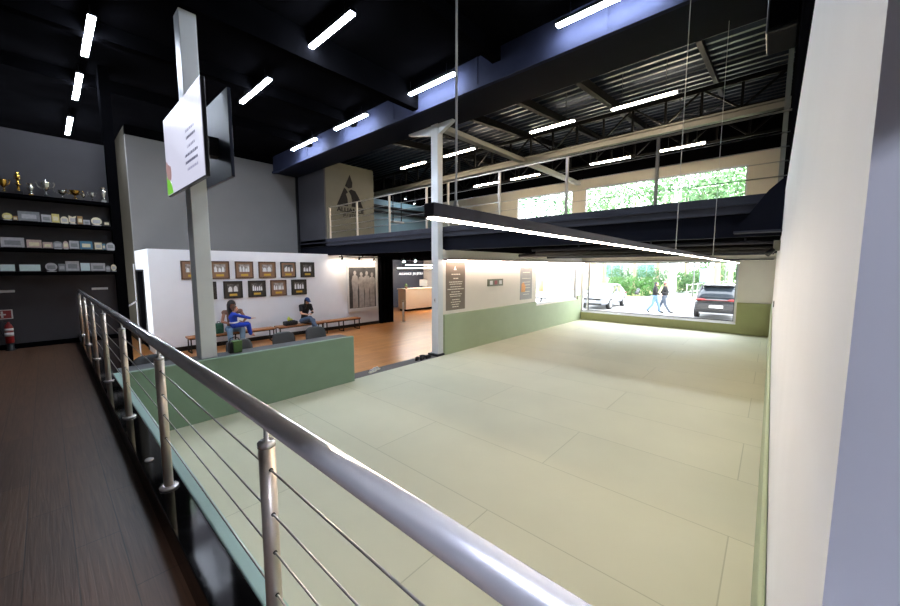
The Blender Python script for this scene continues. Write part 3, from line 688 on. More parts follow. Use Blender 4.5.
# ------------------------------------------------------------------ trophy wall
SH = [(3.97, 'topmost'), (3.44, 'second'), (2.9, 'third'), (2.42, 'lowest')]
for z, n_ in SH:
    s_ = MB().box(-1.6, 1.1, 11.3, 11.65, z - 0.07, z)
    tag(s_.build('wall_shelf', 'black_wall', bevel=0.004), {'topmost': 'black wall shelf carrying the trophy cups', 'second': 'black wall shelf of plaques just below the trophy cups', 'third': 'black wall shelf of plaques, third from the top', 'lowest': 'lowest black wall shelf of plaques above the fire extinguisher'}[n_], 'shelf', 'black trophy wall shelves')
def trophy(x, h, kind, m, label, bm='black_plastic'):
    z = SH[0][0]; y = 11.46
    t = thing('trophy', label, 'trophy', (x, y, z), 'trophies on the top shelf')
    bh = h * 0.18 if kind != 'wide' else h * 0.12; rb = max(0.03, h * 0.13)
    MB().box(x - rb, x + rb, y - rb, y + rb, z, z + bh).build('base', bm, t, bevel=0.004)
    z0 = z + bh; hh = h - bh
    if kind in ('cup', 'handled', 'bowl'):
        w_ = {'cup': 0.2, 'handled': 0.26, 'bowl': 0.42}[kind] * h
        st = 0.3 if kind != 'bowl' else 0.35
        MB().lathe([(w_ * 0.55, 0), (w_ * 0.5, hh * 0.04), (w_ * 0.14, hh * 0.1), (w_ * 0.12, hh * st), (w_ * 0.55, hh * (st + 0.12)), (w_ * 0.85, hh * 0.7), (w_ * 0.95, hh * 0.95), (w_, hh), (w_ * 0.9, hh)], (x, y, z0)).build('cup', m, t)
        for s in (-1, 1):
            pts = [(x + s * w_ * 0.6, y, z0 + hh * 0.5), (x + s * w_ * 1.3, y, z0 + hh * 0.62), (x + s * w_ * 1.65, y, z0 + hh * 0.92), (x + s * w_ * 1.5, y, z0 + hh * 1.05), (x + s * w_ * 1.25, y, z0 + hh * 1.0)]
            MB().tube(pts, h * 0.025, 8).build('handle', m, t)
        if kind == 'handled': MB().lathe([(w_ * 0.8, 0), (w_ * 0.5, 0.02), (0.012, 0.03), (0.016, 0.05), (0.004, 0.065)], (x, y, z0 + hh)).build('lid', m, t)
    elif kind == 'figure':
        MB().lathe([(0.03, 0), (0.022, hh * 0.06), (0.018, hh * 0.3), (0.05, hh * 0.34), (0.05, hh * 0.37), (0.02, hh * 0.4), (0.025, hh * 0.62), (0.055, hh * 0.64), (0.055, hh * 0.66), (0.02, hh * 0.68)], (x, y, z0)).build('stem', m, t)
        f = MB().cap((x, y, z0 + hh * 0.7), (x, y, z0 + hh * 0.88), 0.022, 0.028); f.ell((x, y, z0 + hh * 0.95), 0.024)
        for s in (-1, 1): f.cap((x + s * 0.02, y, z0 + hh * 0.86), (x + s * 0.04, y, z0 + hh * 0.75), 0.01, 0.008)
        f.build('figurine', m, t)
    else:
        MB().lathe([(0.045, 0), (0.04, hh * 0.05), (0.016, hh * 0.14), (0.03, hh * 0.3), (0.055, hh * 0.6), (0.05, hh * 0.75), (0.025, hh * 0.84), (0.05, hh * 0.97), (0.055, hh), (0.04, hh)], (x, y, z0)).build('vase', m, t)
trophy(-0.43, 0.27, 'cup', 'gold', 'gold trophy cup with handles at the left end of the top shelf')
trophy(-0.24, 0.45, 'figure', 'gold', 'tall tiered trophy with a figurine on top, beside the gold cup')
trophy(-0.08, 0.25, 'vase', 'silver', 'slim dull trophy between the tall tiered trophy and the big silver cup', 'gold')
trophy(0.13, 0.31, 'handled', 'silver', 'big silver trophy cup with large scrolled handles')
trophy(0.36, 0.18, 'bowl', 'silver', 'low wide silver bowl trophy right of the big silver cup')
trophy(0.55, 0.21, 'bowl', 'gold', 'small pale gold bowl trophy on a thin foot in the right half of the shelf')
trophy(0.68, 0.16, 'cup', 'silver', 'smallest trophy cup on a black base on the top shelf')
trophy(0.82, 0.21, 'cup', 'silver', 'small silver trophy cup on a black base beside the tall silver vase')
trophy(1.0, 0.34, 'vase', 'silver', 'tall silver vase trophy at the right end of the top shelf', 'silver')

def plaque(x0, x1, h, row, m, kind, label, y=11.48):
    z = SH[row][0]; xc = (x0 + x1) / 2; w_ = x1 - x0
    t = thing('award_plaque', label, 'plaque', (xc, y, z), 'award plaques on the lower shelves')
    f = MB()
    T = 0.07  # lean back
    def lean(poly, y0, y1):
        n = len(poly)
        vs = [(u, yy + (v - z) * T, v) for yy in (y0, y1) for u, v in poly]
        f.add(vs, [tuple(range(n))[::-1], tuple(range(n, 2 * n))] + [(k, (k + 1) % n, n + (k + 1) % n, n + k) for k in range(n)])
    zz = z + 0.02
    if kind == 'rect': lean([(x0, zz), (x1, zz), (x1, z + h), (x0, z + h)], y - 0.01, y + 0.01)
    elif kind == 'round':
        rx = w_ / 2; rz = (h - 0.02) / 2
        lean([(xc + rx * math.cos(2 * PI * k / 24), zz + rz + rz * math.sin(2 * PI * k / 24)) for k in range(24)], y - 0.01, y + 0.01)
    elif kind == 'arch':
        lean([(x0, zz), (x1, zz)] + [(xc + w_ / 2 * math.cos(PI * k / 10), z + h * 0.6 + h * 0.4 * math.sin(PI * k / 10)) for k in range(11)], y - 0.01, y + 0.01)
    elif kind == 'star':
        lean([(x0, zz + h * 0.2), (xc - w_ * 0.15, zz), (x1 - w_ * 0.2, zz), (x1 - w_ * 0.25, z + h * 0.5), (x1, z + h), (xc, z + h * 0.86), (x0, z + h)], y - 0.01, y + 0.01)
    f.build('panel', m, t)
    g = MB(); i = 0.16
    zt = z + h * 0.72; zb = z + h * 0.3
    vs = [(u, yy + (v - z) * T - 0.0125, v) for yy in (y - 0.002, y) for u, v in ((x0 + w_ * i, zb), (x1 - w_ * i, zb), (x1 - w_ * i, zt), (x0 + w_ * i, zt))]
    g.add(vs, [(3, 2, 1, 0), (4, 5, 6, 7), (0, 1, 5, 4), (1, 2, 6, 5), (2, 3, 7, 6), (3, 0, 4, 7)])
    g.build('engraved_plate', {'silver_plate': 'grey_plate', 'grey_plate': 'silver_plate', 'cream_plate': 'silver_plate'}.get(m, 'cream_plate' if m != 'white_plate' else 'white_plate'), t)
    MB().box(x0 + w_ * 0.1, x1 - w_ * 0.1, y - 0.04, y + 0.05, z, z + 0.02).build('base', 'silver_plate' if kind != 'rect' else 'black_plastic', t)
def X(px): return -0.52 + px * (1.63 / 112.0)
P_ = [  # row, px0, px1, h, mat, kind, label
 (1, 2, 11, .15, 'yellow_plate', 'round', 'yellow oval plaque at the left end of the second shelf'),
 (1, 11.5, 15.5, .10, 'gold_plate', 'rect', 'tiny brown plaque beside the yellow oval one'),
 (1, 16, 36, .21, 'grey_plate', 'rect', 'large dark grey rectangular plaque with pale rim on the second shelf'),
 (1, 37.5, 47, .17, 'silver_plate', 'rect', 'plain grey plaque right of the large dark grey one'),
 (1, 47.5, 55, .20, 'yellow_plate', 'rect', 'yellow-green plaque near the middle of the second shelf'),
 (1, 56, 64, .16, 'cream_plate', 'arch', 'cream arched plaque right of the yellow-green one'),
 (1, 64.5, 72.5, .19, 'cream_plate', 'star', 'cream star-shaped award on the second shelf'),
 (1, 73.5, 79, .19, 'gold_plate', 'rect', 'narrow gold-brown plaque on the second shelf'),
 (1, 79.5, 86.5, .12, 'silver_plate', 'rect', 'small silver plaque before the gold-brown one'),
 (1, 88, 100, .19, 'cream_plate', 'round', 'round plaque with a gold ring on the second shelf'),
 (1, 101.5, 109, .13, 'frame_black', 'rect', 'dark plaque at the right end of the second shelf'),
 (2, -2, 19, .21, 'silver_plate', 'rect', 'wide silver plaque at the left edge of the third shelf'),
 (2, 21, 35, .18, 'pink_plate', 'rect', 'rose-tinted silver plaque on the third shelf'),
 (2, 36, 45.5, .14, 'pink_plate', 'rect', 'small peach plaque right of the rose-tinted one'),
 (2, 46, 55.5, .17, 'grey_plate', 'arch', 'grey ornate arched plaque in the middle of the third shelf'),
 (2, 56, 61.5, .18, 'pink_plate', 'arch', 'narrow rose arched plaque left of the bright silver one'),
 (2, 62.5, 72.5, .19, 'silver_plate', 'rect', 'bright blue-silver plaque on the third shelf'),
 (2, 73.5, 87, .19, 'blue_plate', 'rect', 'plaque with a blue lower half on the third shelf'),
 (2, 89.5, 97.5, .17, 'cream_plate', 'rect', 'beige plaque right of the blue one on the third shelf'),
 (2, 98, 101.5, .15, 'blue_plate', 'rect', 'narrow blue plaque between the beige and the arched silver ones'),
 (2, 102.5, 112, .18, 'silver_plate', 'arch', 'arched silver plaque at the right end of the third shelf'),
 (3, -5, 8, .15, 'white_plate', 'rect', 'white plaque in black frame cut by the left edge of the photo'),
 (3, 12, 31.5, .15, 'white_plate', 'rect', 'white rectangular plaque in the left half of the lowest shelf'),
 (3, 36, 48, .19, 'silver_plate', 'round', 'round silver plaque on the lowest shelf'),
 (3, 49, 56, .17, 'grey_plate', 'rect', 'dull grey plaque right of the round one on the lowest shelf'),
 (3, 56.5, 70.5, .23, 'silver_plate', 'rect', 'tallest silver plaque on the lowest shelf'),
 (3, 72, 82, .19, 'white_plate', 'rect', 'pale greenish plaque right of the tallest one on the lowest shelf'),
 (3, 83, 99, .19, 'silver_plate', 'rect', 'wide grey-silver plaque towards the right of the lowest shelf'),
 (3, 99.5, 105, .13, 'grey_plate', 'arch', 'small dark arched plaque near the right end of the lowest shelf'),
 (3, 105.5, 112, .16, 'cream_plate', 'round', 'cream round plaque at the right end of the lowest shelf')]
for row, a, b_, h, m, k, lb in P_: plaque(X(a), X(b_), h, row, m, k, lb, 11.42)
for k, (x0, x1) in enumerate(((-1.0, -0.45), (0.68, 0.95))):
    q = MB().box(x0, x1, 11.62, 11.65, 2.0, 2.05)
    tag(q.build('wall_plate', 'monitor', bevel=0.006), ['long pale strip on the trophy wall above the red sign', 'short pale strip on the trophy wall above the end of the handrail'][k], 'wall strip')
s_ = thing('safety_sign', 'red and white square sign above the fire extinguisher', 'sign', (-0.62, 11.64, 1.5))
MB().box(-0.78, -0.51, 11.635, 11.65, 1.46, 1.65).build('board', 'label_w', s_)
MB().box(-0.76, -0.53, 11.628, 11.635, 1.475, 1.635).build('red_panel', 'sign_red', s_)
q = MB().box(-0.665, -0.635, 11.622, 11.628, 1.49, 1.62); q.box(-0.70, -0.60, 11.622, 11.628, 1.54, 1.565); q.build('symbol', 'label_w', s_)
t = thing('fire_extinguisher', 'red fire extinguisher with white labels at the foot of the trophy wall', 'fire extinguisher', (-0.57, 11.5, 0.83))
EX, EY, EZ = -0.58, 11.5, 0.98
MB().lathe([(0.055, 0.0), (0.06, 0.01), (0.06, 0.32), (0.045, 0.37), (0.02, 0.4), (0.02, 0.43)], (EX, EY, EZ)).build('cylinder', 'red', t)
MB().lathe([(0.062, 0.14), (0.062, 0.22)], (EX, EY, EZ)).build('label', 'label_w', t)
MB().lathe([(0.062, 0.25), (0.062, 0.30)], (EX, EY, EZ)).build('label', 'label_w', t)
MB().bar((EX, EY, EZ + 0.42), (EX - 0.07, EY - 0.04, EZ + 0.46), 0.025, 0.025).build('valve_lever', 'black_plastic', t)
MB().tube([(EX, EY, EZ + 0.42), (EX - 0.09, EY - 0.02, EZ + 0.44), (EX - 0.11, EY - 0.03, EZ + 0.3), (EX - 0.08, EY - 0.03, EZ + 0.15)], 0.011).build('hose', 'black_plastic', t)
MB().lathe([(0.08, 0), (0.08, 0.012), (0.05, 0.02), (0.05, 0.15)], (EX, EY, 0.83)).build('stand', 'black_metal', t)

# ------------------------------------------------------------------ framed photos
def framed(x0, x1, z0, z1, fr, mount, ph, label, seed):
    rnd = random.Random(seed); y = 13.3; e = 0.035
    t = thing('framed_photo', label, 'picture', ((x0 + x1) / 2, y, z0), 'framed photos on the white wall')
    f = MB().box(x0, x0 + e, y - 0.035, y, z0, z1); f.box(x1 - e, x1, y - 0.035, y, z0, z1); f.box(x0 + e, x1 - e, y - 0.035, y, z0, z0 + e); f.box(x0 + e, x1 - e, y - 0.035, y, z1 - e, z1)
    f.build('frame', fr, t)
    MB().box(x0 + e, x1 - e, y - 0.015, y, z0 + e, z1 - e).build('mount', mount, t)
    w_ = x1 - x0; a, b_, c, d_ = x0 + w_ * 0.2, x1 - w_ * 0.2, z0 + 0.22, z1 - 0.1
    pic = MB().box(a, b_, y - 0.02, y - 0.015, c, d_).build('photograph', ph, t)
    q = MB(); n_ = rnd.randint(2, 5)
    for i in range(n_):
        u = a + (b_ - a) * (i + 0.5) / n_ + rnd.uniform(-.02, .02); hh = (d_ - c) * rnd.uniform(.5, .8); ww = (b_ - a) / n_ * 0.36
        q.prism([(u - ww, c), (u + ww, c), (u + ww * 0.9, c + hh * 0.7), (u + ww * 0.3, c + hh), (u - ww * 0.3, c + hh), (u - ww * 0.9, c + hh * 0.7)], 'y', y - 0.023, y - 0.02)
    q.build('figures', 'fig_white', pic)
    MB().box(x0 + w_ * 0.3, x1 - w_ * 0.3, y - 0.02, y - 0.015, z0 + 0.08, z0 + 0.15).build('caption_plate', 'gold_tag', t)
F = [(2.72, 3.28, 2.15, 2.72, 'frame_brown', 'mount_brown', 'photo_a', 'brown framed photo farthest left in the upper row, partly behind the left column'),
     (3.47, 4.02, 2.15, 2.72, 'frame_brown', 'mount_brown', 'photo_a', 'brown framed photo in the upper row just right of the left column'),
     (4.19, 4.75, 2.15, 2.72, 'frame_brown', 'mount_brown', 'photo_a', 'brown framed photo, third in the upper row'),
     (4.92, 5.50, 2.15, 2.72, 'frame_brown', 'mount_brown', 'photo_a', 'brown framed photo in the upper row with a glare, fourth from left'),
     (5.67, 6.23, 2.15, 2.72, 'frame_black', 'mount_brown', 'photo_b', 'dark framed photo in the upper row, second from its right end'),
     (6.41, 6.96, 2.15, 2.72, 'frame_black', 'mount_dark', 'photo_b', 'dark framed photo at the right end of the upper row'),
     (3.05, 3.62, 1.5, 2.07, 'frame_black', 'mount_dark', 'photo_b', 'black framed photo of the lower row mostly hidden by the left column'),
     (3.82, 4.38, 1.5, 2.07, 'frame_black', 'mount_dark', 'photo_b', 'black framed photo in the lower row above the woman with the child'),
     (4.56, 5.13, 1.5, 2.07, 'frame_black', 'mount_dark', 'photo_b', 'black framed photo in the lower row, second from the column'),
     (5.29, 5.86, 1.5, 2.07, 'frame_brown', 'mount_brown', 'photo_a', 'only brown framed photo in the lower row'),
     (6.04, 6.62, 1.5, 2.07, 'frame_black', 'mount_dark', 'photo_b', 'dark framed photo at the right end of the lower row above the woman in black')]
for i, a in enumerate(F): framed(*a, seed=i + 3)
t = thing('group_photo', 'large black and white photo of people in white uniforms in a white frame', 'picture', (9.15, 13.3, 0.62))
f = MB(); x0, x1, z0, z1, e, y = 8.4, 9.92, 0.62, 2.6, 0.07, 13.3
f.box(x0, x0 + e, y - 0.05, y, z0, z1); f.box(x1 - e, x1, y - 0.05, y, z0, z1); f.box(x0 + e, x1 - e, y - 0.05, y, z0, z0 + 0.16); f.box(x0 + e, x1 - e, y - 0.05, y, z1 - e, z1)
f.build('frame', 'white_paint', t)
pic = MB().box(x0 + e, x1 - e, y - 0.02, y, z0 + 0.16, z1 - e).build('photograph', 'fig_dark', t)
for i, (u, top) in enumerate(((8.78, 2.38), (9.1, 2.32), (9.38, 2.36), (9.66, 2.3))):
    q = MB().prism([(u - 0.13, 0.8), (u + 0.13, 0.8), (u + 0.12, 1.5), (u + 0.17, 1.95), (u + 0.12, top - 0.22), (u + 0.04, top - 0.18), (u - 0.04, top - 0.18), (u - 0.12, top - 0.22), (u - 0.17, 1.95), (u - 0.12, 1.5)], 'y', y - 0.024 - i * 0.001, y - 0.02)
    fg = q.build('figure', 'fig_grey', pic)
    q = MB().prism([(u + 0.07 * math.cos(k * PI / 8), top - 0.09 + 0.095 * math.sin(k * PI / 8)) for k in range(16)], 'y', y - 0.024, y - 0.02); q.build('figure_head', 'fig_grey', pic)

# posters on the cream wall
def textlines(x0, x1, ys, yw, parent, mat, seed, nm='print_line'):
    rnd = random.Random(seed); xc = (x0 + x1) / 2
    for z, frac, h in ys:
        q = MB(); a = xc - (x1 - x0) * frac / 2; b_ = xc + (x1 - x0) * frac / 2; u = a
        while u < b_ - 0.02:
            l = min(rnd.uniform(0.04, 0.11), b_ - u); q.box(u, u + l, yw - 0.004, yw, z, z + h); u += l + 0.018
        q.build(nm, mat, parent)
y = 6.95
t = thing('rules_poster', 'tall taupe poster of centred text beside the white column', 'poster', (8.02, y, 1.28))
bd = MB().box(7.6, 8.46, y - 0.008, y, 1.27, 2.67).build('board', 'poster', t)
textlines(7.64, 8.42, [(2.3, .5, .03), (2.18, .28, .028), (2.08, .76, .025), (2.02, .7, .022), (1.94, .62, .022), (1.87, .92, .025), (1.79, .5, .022), (1.72, .7, .025), (1.66, .62, .022), (1.56, .42, .025), (1.49, .56, .022), (1.42, .46, .022), (1.35, .4, .025)], y - 0.008, bd, 'print', 5)
MB().prism([(8.0, 2.56), (8.06, 2.44), (7.94, 2.44)], 'y', y - 0.012, y - 0.008).build('emblem', 'print', bd)
t = thing('notice_poster', 'tall grey poster with an orange patch beside the side window', 'poster', (12.1, y, 1.34))
bd = MB().box(11.68, 12.55, y - 0.008, y, 1.32, 2.68).build('board', 'poster_grey', t)
textlines(11.74, 12.5, [(2.5, .5, .03), (2.32, .7, .03), (2.1, .8, .02), (1.96, .75, .02), (1.85, .7, .02), (1.74, .75, .02), (1.6, .7, .02), (1.5, .6, .02)], y - 0.008, bd, 'print', 8)
MB().prism([(11.76, 1.6), (12.02, 1.6), (12.06, 1.8), (11.9, 1.98), (11.78, 1.9)], 'y', y - 0.014, y - 0.008).build('orange_patch', 'orange_print', bd)
t = thing('three_picture_frame', 'small low frame with three pictures in a row between the two posters', 'picture', (10.05, y, 1.92))
MB().box(9.62, 10.5, y - 0.03, y, 1.9, 2.13).build('frame', 'green_frame', t)
for i, m in enumerate(('label_w', 'sign_red', 'label_w')): MB().box(9.72 + i * .27, 9.88 + i * .27, y - 0.034, y - 0.03, 1.95, 2.08).build('picture', m, t)
t = thing('light_switch', 'small white switch plate on the white column', 'switch', (7.28, 7.08, 1.6))
MB().box(7.27, 7.28, 7.03, 7.11, 1.52, 1.66).build('plate', 'label_w', t)
MB().box(7.265, 7.27, 7.055, 7.085, 1.56, 1.62).build('rocker', 'grey_plate', t)
t = thing('wall_outlet', 'tiny dark outlet on the white right wall', 'outlet', (10.0, -0.065, 1.75))
MB().box(9.9, 10.1, -0.0645, -0.05, 1.7, 1.82).build('plate', 'grey_plate', t)

# logo wall emblem and lettering
t = thing('wall_emblem', 'dark triangular eagle emblem with lettering on the olive mezzanine wall', 'emblem', (8.63, 13.3, 5.0))
cx_, zb, zt, hw = 8.66, 5.05, 6.33, 0.62
def tri(f): return cx_ - hw * (1 - f), cx_ + hw * (1 - f), zb + (zt - zb) * f
q = MB()  # left wing below the curved gap, right wing and crest above it
left = [(cx_ - hw, zb), (cx_ - 0.12, zb), (cx_ - 0.13, zb + 0.3), (cx_ - 0.2, zb + 0.48), (cx_ - 0.1, zb + 0.56), (cx_ - 0.2, zb + 0.68), (cx_ - 0.27, zb + 0.72)]
q.prism(left, 'y', 13.29, 13.3); q.build('left_wing', 'logo', t)
q = MB(); right = [(cx_ + 0.06, zb), (cx_ + hw, zb), (cx_ + 0.42, zb + 0.42), (cx_ + 0.25, zb + 0.66), (cx_ + 0.05, zb + 0.7), (cx_ - 0.06, zb + 0.62), (cx_ + 0.05, zb + 0.45), (cx_ + 0.1, zb + 0.22)]
q.prism(right, 'y', 13.29, 13.3); q.build('right_wing', 'logo', t)
q = MB(); q.prism([(cx_ - 0.23, zb + 0.8), (cx_ - 0.06, zb + 0.72), (cx_ + 0.1, zb + 0.78), (cx_ + 0.12, zb + 0.98), (cx_, zt)], 'y', 13.29, 13.3); q.build('crest', 'logo', t)
text_on('lettering', 'ALLIANCE', 0.24, (cx_ + 0.02, 13.295, 4.88), '-y', 'logo', t, width=1.3, bold=True)
text_on('lettering', 'JIU JITSU', 0.16, (cx_ + 0.02, 13.295, 4.68), '-y', 'logo', t, width=0.75)
o = text_on('reception_lettering', 'ALLIANCE  JIU JITSU', 0.2, (16.25, 17.99, 2.12), '-y', 'sign_lit', None, 0.015, width=2.1, bold=True)
tag(o, 'white raised lettering on the dark reception wall', 'lettering')

# ------------------------------------------------------------------ benches, chairs, bags, shoes
def bench(x0, x1, label, legs):
    t = thing('bench', label, 'bench', ((x0 + x1) / 2, 12.85, -0.02), 'wooden benches along the photo wall')
    MB().box(x0, x1, 12.65, 13.05, 0.41, 0.455).build('seat', 'wood', t, bevel=0.004)
    f = MB(); 
    for y in (12.68, 13.02): f.box(x0 + 0.02, x1 - 0.02, y - 0.015, y + 0.015, 0.38, 0.41)
    f.build('seat_frame', 'black_metal', t)
    for x in legs:
        g = MB()
        for y in (12.68, 13.02): g.box(x - 0.015, x + 0.015, y - 0.015, y + 0.015, -0.02, 0.38)
        g.box(x - 0.015, x + 0.015, 12.695, 13.005, -0.02, 0.01)
        g.build('leg_frame', 'black_metal', t)
bench(2.66, 5.15, 'wooden bench with black legs under the woman and child', (2.72, 3.9, 5.09))
bench(5.25, 6.98, 'wooden bench with black legs under the woman in black', (5.31, 6.92))
bench(7.02, 8.6, 'empty wooden bench with black legs before the large group photo', (7.08, 7.8, 8.54))
def chair_proto():
    t = thing('plastic_chair', '', 'chair', (0, 0, 0), 'dark chairs behind the low padded wall')
    # backrest shell, curved
    def shell(x, z): return 0.22 + 0.05 * (x / 0.28) ** 2 * -1 + (z - 0.44) * 0.18
    vs = []; nx, nz = 10, 8; m = MB()
    for side in (0, 0.018):
        for j in range(nz + 1):
            z = 0.46 + 0.42 * j / nz; hw_ = 0.285 - 0.045 * max(0, (j / nz - 0.55) / 0.45) ** 2 * 1.6
            for i in range(nx + 1):
                x = -hw_ + 2 * hw_ * i / nx; vs.append((x, shell(x, z) + side, z - (0.03 * (abs(x) / hw_) ** 6 if j == nz else 0)))
    N = (nx + 1) * (nz + 1); fs = []
    for s in (0, 1):
        for j in range(nz):
            for i in range(nx):
                a = s * N + j * (nx + 1) + i; q = (a, a + 1, a + nx + 2, a + nx + 1); fs.append(q if not s else q[::-1])
    ring = [j * (nx + 1) for j in range(nz + 1)] + [nz * (nx + 1) + i for i in range(1, nx + 1)] + [j * (nx + 1) + nx for j in range(nz - 1, -1, -1)] + list(range(nx - 1, 0, -1))
    for k in range(len(ring)): a, b_ = ring[k], ring[(k + 1) % len(ring)]; fs.append((a, b_, b_ + N, a + N))
    m.add(vs, fs, True); m.build('backrest', 'chair', t)
    MB().box(-0.25, 0.25, -0.24, 0.23, 0.43, 0.46).build('seat', 'chair', t, bevel=0.014)
    for sx in (-1, 1):
        for sy in (-1, 1): MB().cyl((sx * 0.2, sy * 0.18, 0.43), (sx * 0.25, sy * 0.23, -0.02), 0.012, 10).build('leg', 'black_metal', t)
    return t
ch = chair_proto(); ch.location = (3.9, 8.9, 0); ch['label'] = 'dark grey chair behind the low wall, middle one of three right of the column'
dup(ch, (2.85, 8.75, 0), 0.1, 'dark grey chair behind the low wall next to the left column and the green bag')
dup(ch, (4.85, 9.1, 0), -0.06, 'dark grey chair behind the low wall before the woman in black')
dup(ch, (1.2, 8.3, 0), 0.0, 'dark chair behind the low wall left of the left column')

t = thing('tote_bag', 'green canvas tote bag with black side on the low wall ledge', 'bag', (2.19, 7.12, 0.99))
MB().prism([(2.14, 0.99), (2.27, 0.99), (2.28, 1.2), (2.13, 1.2)], 'y', 7.06, 7.18).build('body', 'green_bag', t, bevel=0.01)
MB().prism([(2.07, 0.99), (2.138, 0.99), (2.128, 1.19), (2.08, 1.17)], 'y', 7.07, 7.17).build('side_panel', 'black_cloth', t, bevel=0.01)
MB().tube([(2.09, 7.12, 1.17), (2.10, 7.12, 1.25), (2.17, 7.12, 1.27), (2.24, 7.12, 1.24), (2.25, 7.12, 1.19)], 0.008).build('handle', 'black_cloth', t)
t = thing('backpack', 'dark green backpack on the bench between the column and the woman', 'bag', (3.5, 12.85, 0.455))
MB().box(3.38, 3.62, 12.75, 12.95, 0.455, 0.78).build('body', 'dark_green', t, bevel=0.05, seg=3)
MB().box(3.42, 3.58, 12.70, 12.75, 0.48, 0.62).build('pocket', 'dark_green', t, bevel=0.015)
MB().tube([(3.45, 12.85, 0.77), (3.47, 12.85, 0.83), (3.53, 12.85, 0.83), (3.55, 12.85, 0.77)], 0.01).build('handle', 'black_cloth', t)
t = thing('gym_bag', 'small black bag on the bench left of the woman in black', 'bag', (5.75, 12.85, 0.455))
MB().box(5.52, 5.98, 12.72, 12.98, 0.455, 0.60).build('body', 'black_cloth', t, bevel=0.04, seg=3)
MB().tube([(5.6, 12.78, 0.58), (5.65, 12.74, 0.63), (5.85, 12.74, 0.63), (5.9, 12.78, 0.58)], 0.01).build('handle', 'black_cloth', t)
q = MB().lathe([(0.03, 0), (0.05, 0.02), (0.055, 0.1), (0.03, 0.14), (0.02, 0.16)], (5.7, 12.85, 0.6))
q.ell((5.78, 12.85, 0.645), (0.06, 0.05, 0.045))
tag(q.build('yellow_toy', 'yellow'), 'small lime yellow item lying on the black bag', 'item')
def shoe(x, y, z, ang, m, label, grp, strap=False, L=0.26):
    t = thing('sandal' if strap else 'shoe', label, 'shoe', (x, y, z), grp)
    rings = []
    for u, w_ in ((-0.5, 0.05), (-0.45, 0.066), (-0.2, 0.072), (0.1, 0.086), (0.35, 0.084), (0.47, 0.06), (0.5, 0.03)): rings.append((u * L, w_ / 2))
    poly = [(u, w_) for u, w_ in rings] + [(u, -w_) for u, w_ in rings[::-1]]
    MB().prism([(u, v) for u, v in poly], 'z', 0.0, 0.025).build('sole', m if not strap else 'sole', t, local=True)
    up = MB()
    if strap:
        up.tube([(0.03, 0.045, 0.02), (0.04, 0.03, 0.06), (0.05, 0, 0.07), (0.04, -0.03, 0.06), (0.03, -0.045, 0.02)], 0.014, 8)
        up.tube([(-0.06, 0.04, 0.02), (-0.05, 0.03, 0.06), (-0.05, 0, 0.075), (-0.05, -0.03, 0.06), (-0.06, -0.04, 0.02)], 0.012, 8)
    else:
        rg = []
        for u, w_, h in ((-0.5, 0.03, 0.05), (-0.44, 0.06, 0.09), (-0.25, 0.066, 0.085), (0.0, 0.074, 0.075), (0.25, 0.08, 0.055), (0.42, 0.066, 0.045), (0.49, 0.03, 0.035)):
            rg.append([(u * L, w_ / 2 * math.cos(k * PI / 6), 0.022 + h * max(0, math.sin(k * PI / 6)) * 0.95) for k in range(7)] + [(u * L, -w_ / 2 * 0.6, 0.02), (u * L, w_ / 2 * 0.6, 0.02)])
        up.loft(rg)
    up.build('upper', m, t, local=True)
    if not strap: MB().ell((-0.11, 0, 0.09), (0.07, 0.024, 0.012)).build('opening', 'black_cloth', t, local=True)
    t.rotation_euler = (0, 0, ang)
shoe(5.08, 7.04, 0.003, 0.3, 'white_cloth', 'white sandal on the dark strip by the mats, left one of the pair', 'white sandals', True)
shoe(5.24, 7.12, 0.003, 0.15, 'white_cloth', 'white sandal on the dark strip by the mats, right one of the pair', 'white sandals', True)
for k, (x, y, a) in enumerate(((6.6, 7.1, 0.6), (6.72, 7.02, 0.5), (6.86, 7.14, 0.2), (6.95, 7.02, 0.3))):
    shoe(x, y, 0.003, a, 'black_cloth', ['dark shoe by the white column, outermost of four on the strip', 'dark shoe second from the left of four by the white column', 'dark shoe third from the left of four by the white column', 'dark shoe closest to the white column base'][k], 'dark shoes by the column')

# reception
t = thing('reception_desk', 'cream reception desk with dark plinth behind the opening', 'desk', (15.2, 16.1, -0.02))
MB().box(13.77, 17.0, 15.72, 16.4, 0.1, 1.25).build('body', 'desk', t, bevel=0.01)
MB().box(13.85, 16.95, 15.8, 16.35, -0.02, 0.1).build('plinth', 'black_wall', t)
MB().box(13.72, 17.05, 15.68, 16.45, 1.25, 1.29).build('worktop', 'desk', t, bevel=0.006)
t = thing('monitor', 'pale computer monitor standing on the reception desk', 'monitor', (15.5, 16.1, 1.29))
MB().box(15.2, 15.85, 16.05, 16.09, 1.4, 1.8).build('display', 'monitor', t, bevel=0.01)
MB().cyl((15.52, 16.1, 1.3), (15.52, 16.1, 1.45), 0.025).build('neck', 'monitor', t)
MB().box(15.38, 15.66, 16.0, 16.2, 1.29, 1.305).build('base', 'monitor', t)
t = thing('potted_plant', 'little potted plant on the left end of the reception desk', 'plant', (14.05, 16.0, 1.29))
MB().lathe([(0.05, 0), (0.075, 0.12), (0.07, 0.12)], (14.05, 16.0, 1.29)).build('pot', 'terracotta', t)
q = MB()
for k in range(14):
    a = k * 2.4; l = 0.12 + 0.02 * (k % 4); q.ell((14.05 + 0.06 * math.cos(a), 16.0 + 0.06 * math.sin(a), 1.41 + l * 0.6), (0.025, 0.012, l * 0.6), 8, 6, Quaternion((math.sin(a), -math.cos(a), 0), 0.5).to_matrix())
q.build('leaves', 'plant', t)
t = thing('barrier_post', 'slim steel post on the wood floor in the reception opening', 'post', (11.0, 12.75, -0.02))
